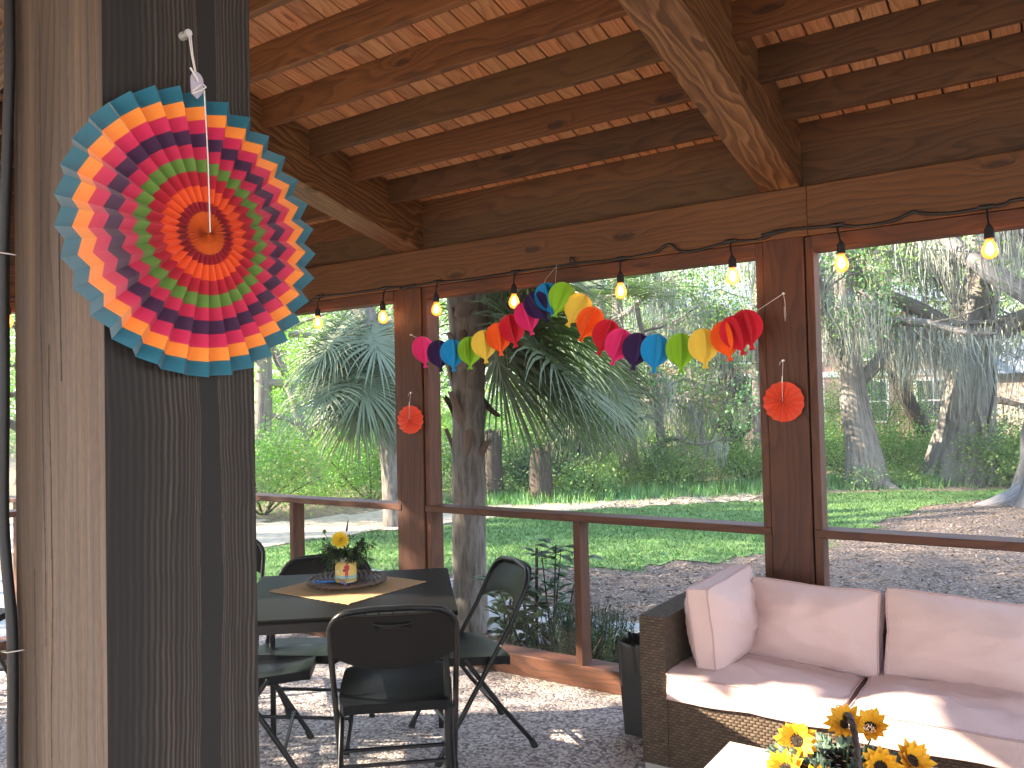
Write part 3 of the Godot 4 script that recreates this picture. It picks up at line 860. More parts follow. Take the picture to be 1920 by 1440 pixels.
func hang_bulb(L: Node, top: Vector3, at: Vector3) -> void:
	var g := Geo.new()
	g.tube([top + Vector3(-0.03, 0.004, 0), top, top + Vector3(0.03, 0.004, 0)], [0.008, 0.013, 0.008], 8)
	g.tube([top, Vector3(lerpf(top.x, at.x, .5), lerpf(top.y, at.y + 0.07, .5), at.z - 0.01), at + Vector3(0, 0.075, 0)], 0.0042, 6)
	put("drop_cord", g, M.cable, L)
	var s := Geo.new()
	s.lathe([Vector2(0.0, 0.086), Vector2(0.008, 0.084), Vector2(0.011, 0.074), Vector2(0.0175, 0.068), Vector2(0.0185, 0.03), Vector2(0.0165, 0.027), Vector2(0.0, 0.027)], 14, at)
	put("socket", s, M.rubber, L)
	var b := Geo.new()
	b.lathe([Vector2(0.0, 0.03), Vector2(0.013, 0.029), Vector2(0.015, 0.018), Vector2(0.0255, 0.0), Vector2(0.0305, -0.018), Vector2(0.029, -0.035), Vector2(0.02, -0.048), Vector2(0.009, -0.054), Vector2(0.0, -0.055)], 16, Vector3.ZERO)
	var o := put("bulb", b, M.bulb_glass, L)
	o.position = at
	var fl := Geo.new()
	fl.lathe([Vector2(0.0, -0.042), Vector2(0.009, -0.038), Vector2(0.0165, -0.026), Vector2(0.0175, -0.014), Vector2(0.012, 0.004), Vector2(0.006, 0.014), Vector2(0.0, 0.016)], 14, Vector3.ZERO)
	put("bulb_filament", fl, M.glow, o)
	var l := OmniLight3D.new()
	l.light_color = Color(1.0, 0.7, 0.42)
	l.light_energy = BULB
	l.omni_range = 12.0
	l.omni_attenuation = 2.0
	l.light_size = 0.02
	l.shadow_enabled = true
	l.position = at + Vector3(0, -0.012, 0)
	add_child(l)
	l.name = numbered(self, "bulb_light")

# ------------------------------------------------------------------ furniture
func arc(c: Vector3, u: Vector3, w: Vector3, r: float, a0: float, a1: float, n: int) -> Array:
	var out := []
	for i in n + 1:
		var a := lerpf(a0, a1, float(i) / n)
		out.append(c + u * cos(a) * r + w * sin(a) * r)
	return out

# folding chair; it faces -z, feet on y = 0
func make_chair(kind: String) -> Node3D:
	var o := Node3D.new()
	var hw := 0.232
	var zf := -0.22       # front feet
	var zr := 0.25        # rear feet
	# long frame: front foot up to the rounded top of the back
	var along := func(h: float) -> float: return zf + 0.03 + (h - 0.02) * 0.63
	var bt := 0.775
	var d := Vector3(0, 1, 0.565).normalized()
	for s in [-1.0, 1.0]:
		pass
	var pts := [Vector3(-hw, 0.02, along.call(0.02))]
	for h in [0.2, 0.4, 0.55]: pts.append(Vector3(-hw, h, along.call(h)))
	var bz := func(h: float) -> float: return along.call(0.55) + (h - 0.55) * 0.5
	var rr := 0.1 if kind == "metal" else 0.085
	var top := bt
	for i in 7:
		var a := PI - PI / 2 * i / 6.0
		var y := top - rr + sin(a) * rr
		pts.append(Vector3(-hw + rr + cos(a) * rr, y, bz.call(y)))
	if kind == "metal":
		pts.append(Vector3(0, top + 0.012, bz.call(top + 0.012)))
	else:
		pts.append(Vector3(-0.07, top + 0.006, bz.call(top)))
		pts.append(Vector3(0.07, top + 0.006, bz.call(top)))
	for i in 7:
		var a := PI / 2 - PI / 2 * i / 6.0
		var y := top - rr + sin(a) * rr
		pts.append(Vector3(hw - rr + cos(a) * rr, y, bz.call(y)))
	for h in [0.55, 0.4, 0.2, 0.02]: pts.append(Vector3(hw, h, along.call(h)))
	var g := Geo.new()
	g.tube(pts, 0.0115, 8)
	put("frame", g, M.black_metal, o)
	for s in [-1.0, 1.0]:
		var lg := Geo.new()
		lg.tube([Vector3(s * (hw - 0.022), 0.42, -0.06), Vector3(s * (hw - 0.022), 0.2, 0.10), Vector3(s * (hw - 0.018), 0.02, zr)], 0.0105, 8)
		put("rear_leg", lg, M.black_metal, o)
		for z in [along.call(0.02), zr]:
			var ft := Geo.new()
			var x: float = s * (hw if z < 0 else hw - 0.018)
			ft.tube([Vector3(x, 0.0, z + (-0.006 if z < 0 else 0.006)), Vector3(x, 0.035, z + (0.012 if z < 0 else -0.012))], [0.0155, 0.0135], 10)
			put("foot_cap", ft, M.rubber, o)
		var rv_ := Geo.new()
		rv_.tube([Vector3(s * (hw - 0.004), 0.47, along.call(0.47)), Vector3(s * (hw + 0.014), 0.47, along.call(0.47))], 0.005, 8)
		put("rivet", rv_, M.steel, o)
	for b in [[0.13, along.call(0.13), hw], [0.17, 0.127, hw - 0.02]]:
		var cb := Geo.new()
		cb.tube([Vector3(-b[2], b[0], b[1]), Vector3(b[2], b[0], b[1])], 0.0085, 8)
		put("crossbar", cb, M.black_metal, o)
	# seat: a shallow pan with a turned-down rim
	var sg := Geo.new()
	var nx := 12
	var nz := 12
	var z0 := -0.225
	var z1 := 0.155
	var ids := []
	for j in nz + 1:
		for i in nx + 1:
			var u := float(i) / nx * 2 - 1
			var w := float(j) / nz * 2 - 1
			var fx := u
			var fz := w
			var cut := 1.0 - 0.10 * pow(maxf(0.0, absf(w)), 6.0)
			var x := fx * 0.214 * cut
			var z := lerpf(z0, z1, fz * 0.5 + 0.5) - 0.012 * (1.0 - u * u) * (1.0 if w < 0 else -0.6) * absf(w)
			var y := 0.435 - 0.018 * (1.0 - pow(u, 4.0)) * (1.0 - pow(w, 4.0)) - 0.010 * pow(absf(w), 8.0) - 0.006 * pow(absf(u), 8.0) + (-0.016 * w)
			ids.append(sg.vert(Vector3(x, y, z), Vector2(u, w)))
	for j in nz:
		for i in nx:
			var a: int = ids[j * (nx + 1) + i]
			var b: int = ids[j * (nx + 1) + i + 1]
			var c2: int = ids[(j + 1) * (nx + 1) + i + 1]
			var d2: int = ids[(j + 1) * (nx + 1) + i]
			sg.quad_i(a, d2, c2, b)
	var ring := []
	for i in nx: ring.append(i)
	for j in nz: ring.append(j * (nx + 1) + nx)
	for i in range(nx, 0, -1): ring.append(nz * (nx + 1) + i)
	for j in range(nz, 0, -1): ring.append(j * (nx + 1))
	for k in ring.size():
		var p: Vector3 = sg.v[ids[ring[k]]]
		var q: Vector3 = sg.v[ids[ring[(k + 1) % ring.size()]]]
		sg.quad(p, q, q + Vector3(0, -0.036, 0), p + Vector3(0, -0.036, 0), Vector3(p.x, 0, p.z + 0.03))
	put("seat", sg, M.black_seat, o)
	# back panel
	var bg := Geo.new()
	var nu := 20
	var metal := kind == "metal"
	var cols := []
	for sd in [0, 1]:
		var base := []
		for i in nu + 1:
			var u := float(i) / nu * 2 - 1
			var x := u * (hw - 0.006)
			var yb: float
			var yt: float
			if metal:
				yb = 0.585 + 0.055 * (1.0 - pow(absf(u), 2.2))
				yt = top - rr + sqrt(maxf(0.0, 1.0 - pow(clampf((absf(x) - (hw - rr)) / rr, 0.0, 1.0), 2.0))) * rr - 0.004 + 0.010 * (1.0 - u * u)
			else:
				yb = 0.595 - 0.055 * (1.0 - pow(absf(u), 2.6))
				yt = top - rr + sqrt(maxf(0.0, 1.0 - pow(clampf((absf(x) - (hw - rr)) / rr, 0.0, 1.0), 2.0))) * rr - 0.010
			var col := []
			for j in 9:
				var y := lerpf(yb, yt, j / 8.0)
				var bow := (0.030 if metal else 0.034) * (1.0 - u * u)
				var rim := 0.004 * (pow(absf(u), 8.0) + pow(absf(j / 4.0 - 1.0), 8.0))
				col.append(Vector3(x, y, bz.call(y) + bow + rim + (0.006 if sd == 1 else -0.004)))
			base.append(col)
		cols.append(base)
	for sd in 2:
		var st := bg.v.size()
		for i in nu + 1:
			for j in 9: bg.vert(cols[sd][i][j])
		for i in nu:
			for j in 8:
				var xm: float = (cols[sd][i][j].x + cols[sd][i + 1][j].x) * 0.5
				if kind == "plastic" and j == 6 and absf(xm) < 0.068: continue     # the slot of the handle
				var a := st + i * 9 + j
				if sd == 1: bg.quad_i(a, a + 9, a + 10, a + 1)
				else: bg.quad_i(a, a + 1, a + 10, a + 9)
	for i in nu:
		for j in [0, 8]:
			bg.quad(cols[0][i][j], cols[0][i + 1][j], cols[1][i + 1][j], cols[1][i][j], Vector3(0, -1 if j == 0 else 1, 0))
	put("backrest", bg, M.black_plastic if kind == "plastic" else M.black_seat, o)
	if kind == "plastic":
		var lip := Geo.new()
		var lp := []
		for i in 13:
			var a := PI * i / 12.0
			var y: float = 0.735 - 0.0135 * sin(a)
			lp.append(Vector3(-cos(a) * 0.07, y, bz.call(y) + 0.036))
		lip.tube(lp, 0.004, 6)
		put("handle_lip", lip, M.black_metal, o)
		for k in 7:
			var rb := Geo.new()
			var x := -0.15 + 0.05 * k
			rb.box(Vector3(x - 0.0015, 0.744, bz.call(0.75) + 0.004), Vector3(x + 0.0015, 0.772, bz.call(0.75) + 0.03))
			put("rib", rb, M.black_plastic, o)
	return o

func build_dining() -> void:
	var gname := "black folding chairs round the table"
	var plastic := make_chair("plastic")
	add_to(self, plastic, "folding_chair")
	plastic.position = Vector3(-2.235, 0, -2.44); plastic.rotation.y = deg_to_rad(41.0)
	tag(plastic, "nearest black folding chair, its back with a handle slot turned to us", "chair", gname)
	var metal := make_chair("metal")
	add_to(self, metal, "folding_chair")
	metal.position = Vector3(-2.335, 0, -3.005); metal.rotation.y = deg_to_rad(145.0)
	tag(metal, "black folding chair at the right side of the table, seen from its side", "chair", gname)
	copy_of(metal, "folding_chair", Vector3(-2.93, 0, -2.34), deg_to_rad(-46.0), "black folding chair half hidden by the pillar, only its seat and legs showing", "chair", gname)
	copy_of(metal, "folding_chair", Vector3(-2.97, 0, -2.66), deg_to_rad(207.0), "black folding chair on the far side of the table behind the flowers", "chair", gname)
	copy_of(metal, "folding_chair", Vector3(-3.92, 0, -2.83), deg_to_rad(221.0), "black folding chair behind the pillar, one edge of its back showing above the table", "chair", gname)
	copy_of(metal, "folding_chair", Vector3(-5.02, 0, -1.98), deg_to_rad(30.0), "black folding chair left of the pillar, one leg showing", "chair", gname)
	# the table
	var tc := Vector3(-2.55, 0, -2.51)
	var ty := deg_to_rad(41.3)
	var t := thing("folding_table", "square black card table on thin folding legs", "table", tc, ty)
	var g := Geo.new()
	g.beam(Vector3(-0.43, 0.731, 0), Vector3(0.43, 0.731, 0), 0.86, 0.018, Vector3.UP, 0.005)
	put("tabletop", g, M.table, t)
	var ap := Geo.new()
	for s in [-1.0, 1.0]:
		ap.box(Vector3(-0.41, 0.685, s * 0.41 - 0.008), Vector3(0.41, 0.7215, s * 0.41 + 0.008))
		ap.box(Vector3(s * 0.41 - 0.008, 0.685, -0.4), Vector3(s * 0.41 + 0.008, 0.7215, 0.4))
	put("apron", ap, M.black_metal, t)
	for sx in [-1.0, 1.0]:
		for sz in [-1.0, 1.0]:
			var lg := Geo.new()
			lg.beam(Vector3(sx * 0.385, 0, sz * 0.385), Vector3(sx * 0.385, 0.72, sz * 0.385), 0.024, 0.024, Vector3.BACK, 0.004)
			put("leg", lg, M.black_metal, t)
			var br := Geo.new()
			br.tube([Vector3(sx * 0.385, 0.5, sz * 0.385), Vector3(sx * 0.385, 0.7, sz * 0.2)], 0.004, 6)
			put("brace", br, M.black_metal, t)
	# burlap cloth
	var cc := Vector3(-2.62, 0.741, -2.572)
	var cg := Geo.new()
	var nn := 28
	var cid := []
	for j in nn + 1:
		for i in nn + 1:
			var u := float(i) / nn - 0.5
			var w := float(j) / nn - 0.5
			var edge := 0.003 * sin(float(i) * 2.7) if (j == 0 or j == nn) else 0.0
			var edge2 := 0.003 * sin(float(j) * 2.3) if (i == 0 or i == nn) else 0.0
			var y := 0.0025 + 0.0035 * maxf(0.0, gnoise.get_noise_2d(u * 130.0 + 3.0, w * 130.0)) + 0.004 * exp(-pow((u - w + 0.22) * 20.0, 2.0)) * clampf(0.5 - w * 1.5, 0.0, 1.0)
			cid.append(cg.vert(Vector3(u * 0.475 + edge2, y, w * 0.475 + edge), Vector2(u, w)))
	for j in nn:
		for i in nn:
			var a: int = cid[j * (nn + 1) + i]
			cg.quad_i(a, cid[(j + 1) * (nn + 1) + i], cid[(j + 1) * (nn + 1) + i + 1], cid[j * (nn + 1) + i + 1])
	for k in nn:
		for s in [[k, k + 1], [nn * (nn + 1) + k, nn * (nn + 1) + k + 1], [k * (nn + 1), (k + 1) * (nn + 1)], [k * (nn + 1) + nn, (k + 1) * (nn + 1) + nn]]:
			var p: Vector3 = cg.v[cid[s[0]]]
			var q: Vector3 = cg.v[cid[s[1]]]
			cg.quad(p, q, Vector3(q.x, 0.0, q.z), Vector3(p.x, 0.0, p.z), Vector3(p.x, 0, p.z))
	var cl := put("burlap_cloth", cg, M.burlap)
	cl.position = cc
	tag(cl, "tan burlap square laid across the black table", "tablecloth")
	# woven tray
	var tr := thing("woven_tray", "round dark woven tray under the flower can", "tray", Vector3(-2.645, 0.7445, -2.585))
	for ring in 9:
		var r := 0.03 + ring * 0.0165
		var rg := Geo.new()
		var rp := []
		var m := 60
		for i in m + 1:
			var a := TAU * i / m
			var h := 0.006 + 0.020 * pow(r / 0.17, 3.0) + 0.003 * (1.0 if (i + ring) % 2 == 0 else -1.0)
			rp.append(Vector3(cos(a) * r, h, sin(a) * r))
		rg.tube(rp, 0.0082 if ring < 8 else 0.011, 6, 1.0, 1.0, false)
		put("coil" if ring < 8 else "rim", rg, M.tray if ring < 8 else M.tray_rim, tr)
	# the can of flowers
	var can := thing("tin_can", "yellow printed tin can with a red figure holding the flowers", "can", Vector3(-2.65, 0.757, -2.585), 0.0)
	var ca := Geo.new()
	ca.lathe([Vector2(0.0, 0.0), Vector2(0.045, 0.0), Vector2(0.047, 0.003), Vector2(0.046, 0.006)], 32)
	ca.lathe([Vector2(0.046, 0.110), Vector2(0.0475, 0.112), Vector2(0.0465, 0.1145), Vector2(0.044, 0.1145)], 32)
	put("tin_rim", ca, M.steel, can)
	var lb := Geo.new()
	lb.lathe([Vector2(0.046, 0.006), Vector2(0.046, 0.11)], 40)
	put("printed_label", lb, M.can_label, can)
	var so := Geo.new()
	so.lathe([Vector2(0.0, 0.1), Vector2(0.044, 0.1)], 24)
	put("wet_foam", so, mat(lin(.03, .05, .02), .9), can)
	build_bouquet(Vector3(-2.65, 0.857, -2.585))
	# pens in the tray
	for p in [[Vector3(-2.575, 0.772, -2.50), -0.62, Color8(92, 70, 190), "purple pen lying in the woven tray right of the can"], [Vector3(-2.695, 0.770, -2.475), 0.4, Color8(20, 110, 190), "blue capped pen lying in the woven tray left of the can"]]:
		var pen := thing("pen", p[3], "pen", p[0], p[1], "pens in the woven tray")
		var pg := Geo.new()
		pg.tube([Vector3(-0.06, 0, 0), Vector3(-0.052, 0, 0), Vector3(0.03, 0.004, 0)], [0.002, 0.0045, 0.0045], 10)
		put("barrel", pg, mat(p[2], .25), pen)
		var kg := Geo.new()
		kg.tube([Vector3(0.031, 0.004, 0), Vector3(0.066, 0.006, 0), Vector3(0.07, 0.006, 0)], [0.0056, 0.0056, 0.003], 10)
		put("cap", kg, mat(p[2].darkened(.3), .25), pen)

# a pointed leaf with a folded midrib, its base at p
func leaf(g: Geo, p: Vector3, dir: Vector3, up: Vector3, len: float, wid: float, droop := 0.0, col := Color.WHITE) -> void:
	var s := dir.cross(up).normalized() * wid * 0.5
	var nn := s.cross(dir).normalized()
	var mid := p + dir * len * 0.45 + nn * len * 0.04
	var tip := p + dir * len - Vector3(0, droop * len, 0)
	for sg in [-1.0, 1.0]:
		var e: Vector3 = p + dir * len * 0.38 + s * sg + nn * (len * 0.10) - Vector3(0, droop * len * 0.25, 0)
		var e2: Vector3 = p + dir * len * 0.72 + s * sg * 0.62 + nn * (len * 0.07) - Vector3(0, droop * len * 0.6, 0)
		g.quad(p, mid, e2, e, nn, Vector2.ZERO, Vector2.ZERO, Vector2.ZERO, Vector2.ZERO, col)
		g.trif(mid, tip, e2, nn, col)

func build_bouquet(at: Vector3) -> void:
	var b := thing("bouquet", "yellow chrysanthemum with dark feathery greenery and a purple sprig in the can", "flowers", at)
	rng.seed = 77
	# the chrysanthemum, turned to the viewer
	var fl := Geo.new()
	var c := Vector3(-0.012, 0.085, 0.02)
	var axis := Vector3(0.55, 0.35, 0.72).normalized()
	var ax := axis.cross(Vector3.UP).normalized()
	var ay := ax.cross(axis)
	for layer in 7:
		var cnt := 22 - layer * 2
		for k in cnt:
			var a := TAU * (k + 0.37 * layer) / cnt
			var open := deg_to_rad(88.0 - layer * 12.5)
			var rad := (ax * cos(a) + ay * sin(a))
			var d := (rad * sin(open) + axis * cos(open)).normalized()
			leaf(fl, c + rad * 0.004 - axis * 0.004, d, axis, 0.036 - layer * 0.002 + rng.randf() * 0.004, 0.010, -0.0)
	put("yellow_flower", fl, M.petal, b)
	var lv := Geo.new()
	var sp := Vector3(-0.012, 0.115, -0.02)
	for k in 26:
		var h := k / 25.0
		for q in 4:
			var a := TAU * q / 4 + k
			leaf(lv, sp + Vector3(0.012 * h, 0.055 * h, 0) , Vector3(cos(a) * .8, 0.7, sin(a) * .8).normalized(), Vector3.UP, 0.010 * (1.1 - h), 0.006)
	put("purple_sprig", lv, mat(lin(.08, .06, .13), .8), b)
	# greenery: stems that carry whorls of needle leaves
	for k in 40:
		var a := TAU * k / 20.0 + rng.randf() * 0.3
		var up := rng.randf_range(0.1, 1.6)
		var d := Vector3(cos(a), up, sin(a)).normalized()
		var len := rng.randf_range(0.08, 0.15)
		var g := Geo.new()
		var pts := []
		for i in 5: pts.append(Vector3(cos(a) * 0.012, 0, sin(a) * 0.012) + d * len * i / 4.0 - Vector3(0, 0.035 * pow(i / 4.0, 2.0), 0))
		g.tube(pts, [0.0018, 0.0016, 0.0014, 0.001, 0.0006], 5)
		for i in 34:
			var t := rng.randf_range(0.2, 1.0)
			var p: Vector3 = pts[0].lerp(pts[4], t)
			var e := (d * 0.6 + rv(0.9)).normalized()
			leaf(g, p, e, Vector3.UP, rng.randf_range(0.02, 0.045), 0.0048, 0.25)
		put("leafy_stem", g, M.greens[k % 3], b)
	var bud := Geo.new()
	bud.tube([Vector3(-0.02, 0.03, 0.03), Vector3(-0.05, 0.08, 0.05), Vector3(-0.068, 0.115, 0.058)], 0.0015, 5)
	bud.lathe([Vector2(0.0, -0.009), Vector2(0.008, -0.005), Vector2(0.0095, 0.002), Vector2(0.005, 0.009), Vector2(0, 0.011)], 10, Vector3(-0.068, 0.122, 0.058))
	put("green_bud", bud, M.greens[1], b)

# ------------------------------------------------------------------ the sofa corner
# puffed cushion: a box of half sizes h, rounded and swollen, creased by noise; its edges are piped
func cushion(called: String, label: String, h: Vector3, at: Vector3, rot: Vector3, group: String, puff := 0.03, sd := 1, thin_axis := 2) -> Node3D:
	var o := thing(called, label, "cushion", at, 0.0, group)
	o.rotation = rot
	var nz := FastNoiseLite.new(); nz.seed = sd; nz.frequency = 2.6; nz.fractal_octaves = 3
	var nf := FastNoiseLite.new(); nf.seed = sd + 3; nf.frequency = 9.0; nf.fractal_octaves = 2; nf.fractal_type = FastNoiseLite.FRACTAL_RIDGED
	var g := Geo.new()
	var N := 22
	var shape := func(p: Vector3) -> Vector3:
		var u := p / h      # -1..1
		var q := p
		var a := thin_axis
		var b := (a + 1) % 3
		var c := (a + 2) % 3
		var fall := (1.0 - pow(absf(u[b]), 2.2)) * (1.0 - pow(absf(u[c]), 2.2))
		q[a] *= 1.0 - (0.12 if a == 1 else 0.36) * maxf(pow(absf(u[b]), 5.0), pow(absf(u[c]), 5.0))
		q[a] += u[a] * puff * 1.35 * fall
		var cr := 0.004 * nf.get_noise_3d(p.x * 0.6 + p.y * 0.5, p.y * 1.2, p.z)
		q[a] += signf(u[a]) * absf(u[a]) * (0.022 * nz.get_noise_3dv(p) + cr * 2.6) * (0.35 + fall)
		q[b] += 0.007 * nz.get_noise_3dv(p + Vector3(4, 0, 0)) * absf(u[b]) - u[b] * 0.018 * pow(1.0 - absf(u[c]), 1.0) * 0.5
		q[c] += 0.007 * nz.get_noise_3dv(p + Vector3(0, 9, 0)) * absf(u[c]) - u[c] * 0.018 * (1.0 - absf(u[b])) * 0.5
		# soft corners
		var e := pow(absf(u[b]), 10.0) * pow(absf(u[c]), 10.0)
		q[b] -= signf(u[b]) * 0.006 * e
		q[c] -= signf(u[c]) * 0.006 * e
		return q
	for ax in 3:
		for sg in [-1.0, 1.0]:
			var b := (ax + 1) % 3
			var c := (ax + 2) % 3
			var st := g.v.size()
			for j in N + 1:
				for i in N + 1:
					var p := Vector3()
					p[ax] = sg * h[ax]
					p[b] = h[b] * (float(i) / N * 2 - 1)
					p[c] = h[c] * (float(j) / N * 2 - 1)
					g.vert(shape.call(p), Vector2(p[b], p[c]) * 6.0)
			for j in N:
				for i in N:
					var a := st + j * (N + 1) + i
					if sg > 0: g.quad_i(a, a + 1, a + N + 2, a + N + 1)
					else: g.quad_i(a, a + N + 1, a + N + 2, a + 1)
	put("cover", g, M.cushion, o)
	# piping round both faces
	var pa := thin_axis
	var pb := (pa + 1) % 3
	var pc := (pa + 2) % 3
	for sg in [-1.0, 1.0]:
		var pts := []
		var n := 14
		for side in 4:
			for i in n:
				var t := float(i) / n * 2 - 1
				var p := Vector3()
				p[pa] = sg * h[pa]
				match side:
					0: p[pb] = t * h[pb]; p[pc] = -h[pc]
					1: p[pb] = h[pb]; p[pc] = t * h[pc]
					2: p[pb] = -t * h[pb]; p[pc] = h[pc]
					3: p[pb] = -h[pb]; p[pc] = -t * h[pc]
				pts.append(shape.call(p))
		pts.append(pts[0])
		var pg := Geo.new()
		pg.tube(pts, 0.0042, 6, 1, 1, false)
		put("piping", pg, M.piping, o)
	return o

func wicker_box(called: String, lo: Vector3, hi: Vector3, parent: Node) -> void:
	var g := Geo.new()
	g.box(lo, hi, 1.0 / 0.096)
	put(called, g, M.wicker, parent)

func build_sofa() -> void:
	var s := thing("wicker_sofa", "brown woven wicker sofa along the front rail with pink cushions", "sofa")
	wicker_box("arm", Vector3(-1.512, 0.03, -3.845), Vector3(-1.398, 0.63, -3.135), s)
	wicker_box("seat_base", Vector3(-1.396, 0.03, -3.72), Vector3(0.9, 0.305, -3.14), s)
	wicker_box("back", Vector3(-1.396, 0.03, -3.843), Vector3(0.9, 0.60, -3.735), s)
	wicker_box("arm", Vector3(0.902, 0.03, -3.845), Vector3(1.016, 0.63, -3.135), s)
	for x in [[-1.505, -1.40], [-1.392, 0.89]]:
		var g := Geo.new()
		g.box(Vector3(x[0], 0.0, -3.2), Vector3(x[1], 0.026, -3.142))
		put("foot_rail", g, mat(lin(.45, .43, .4), .4, .6), s)
	var gs := "pink sofa seat cushions"
	var gb := "pink sofa back cushions"
	cushion("seat_cushion", "pink seat cushion at the left end of the sofa, crossed by the sun", Vector3(0.345, 0.052, 0.29), Vector3(-1.05, 0.362, -3.405), Vector3(0, 0, 0), gs, 0.012, 3, 1)
	cushion("seat_cushion", "pink seat cushion beside the sunlit one, bulging over the sofa front", Vector3(0.36, 0.054, 0.31), Vector3(-0.335, 0.364, -3.385), Vector3(0.015, 0.01, 0), gs, 0.018, 8, 1)
	cushion("seat_cushion", "pink seat cushion at the right end of the sofa", Vector3(0.44, 0.052, 0.29), Vector3(0.47, 0.362, -3.4), Vector3(0, 0, 0), gs, 0.014, 15, 1)
	cushion("back_cushion", "pink cushion leaning against the woven arm at the left end", Vector3(0.235, 0.185, 0.066), Vector3(-1.262, 0.575, -3.455), Vector3(-0.08, PI / 2 - 0.06, 0.05), gb, 0.05, 21, 2)
	cushion("back_cushion", "middle pink back cushion under the post with the orange fan", Vector3(0.262, 0.165, 0.062), Vector3(-0.915, 0.57, -3.56), Vector3(-0.22, -0.03, -0.02), gb, 0.04, 33, 2)
	cushion("back_cushion", "wide pink back cushion in front of the mulch at the right end", Vector3(0.345, 0.17, 0.065), Vector3(-0.292, 0.568, -3.565), Vector3(-0.22, 0.02, -0.03), gb, 0.045, 46, 2)
	cushion("back_cushion", "pink back cushion at the far right of the sofa", Vector3(0.4, 0.165, 0.062), Vector3(0.48, 0.568, -3.565), Vector3(-0.22, 0, 0), gb, 0.04, 55, 2)
	# low table with the sunflower basket
	var t := thing("wicker_table", "low woven table in the sun in front of the sofa", "table")
	wicker_box("table_base", Vector3(-0.945, 0.02, -2.624), Vector3(-0.1, 0.37, -1.95), t)
	var tg := Geo.new()
	tg.beam(Vector3(-0.955, 0.386, -2.287), Vector3(-0.09, 0.386, -2.287), 0.694, 0.028, Vector3.UP, 0.006)
	put("tabletop", tg, M.tabletop, t)
	build_basket(Vector3(-0.56, 0.4, -2.44))
	# the bin
	var b := thing("waste_bin", "black waste bin with a bag over its rim beside the sofa arm", "bin", Vector3(-1.66, 0, -3.5))
	var g := Geo.new()
	var pr := [[0.078, 0.0], [0.096, 0.41]]
	for k in 4:
		var a := PI / 2 * k
		var d := Vector3(cos(a), 0, sin(a))
		var w := Vector3(-sin(a), 0, cos(a))
		g.quad(d * 0.078 - w * 0.078, d * 0.078 + w * 0.078, d * 0.096 + w * 0.096 + Vector3(0, 0.4, 0), d * 0.096 - w * 0.096 + Vector3(0, 0.4, 0), d)
	g.quad(Vector3(-.078, 0, -.078), Vector3(.078, 0, -.078), Vector3(.078, 0, .078), Vector3(-.078, 0, .078), Vector3.DOWN)
	put("bin_body", g, mat(lin(.012, .012, .014), .5), b)
	var bag := Geo.new()
	var n := 40
	var st := bag.v.size()
	var rows := [[0.088, 0.25, -1], [0.098, 0.41, 0], [0.092, 0.43, 0], [0.08, 0.36, 0]]
	for r in rows.size():
		for k in n + 1:
			var a := TAU * k / n
			var sq: float = rows[r][0] / maxf(absf(cos(a)), absf(sin(a)))
			var wob := 0.005 * sin(a * 9.0 + r) + 0.004 * sin(a * 17.0)
			var y: float = rows[r][1] + 0.014 * sin(a * 5.0 + r * 2.0)
			if r == 0: y -= 0.03 * sin(a * 3.0)
			sq = minf(sq, rows[r][0] * 1.28)
			bag.vert(Vector3(cos(a) * (sq + wob + (0.006 if r == 0 else 0.004)), y, sin(a) * (sq + wob + (0.006 if r == 0 else 0.004))))
	for r in rows.size() - 1:
		for k in n:
			var a := st + r * (n + 1) + k
			var c := a + n + 1
			bag.tri(a, c + 1, a + 1); bag.tri(a, c, c + 1)
	put("bin_bag", bag, mat(lin(.014, .014, .016), .3), b)

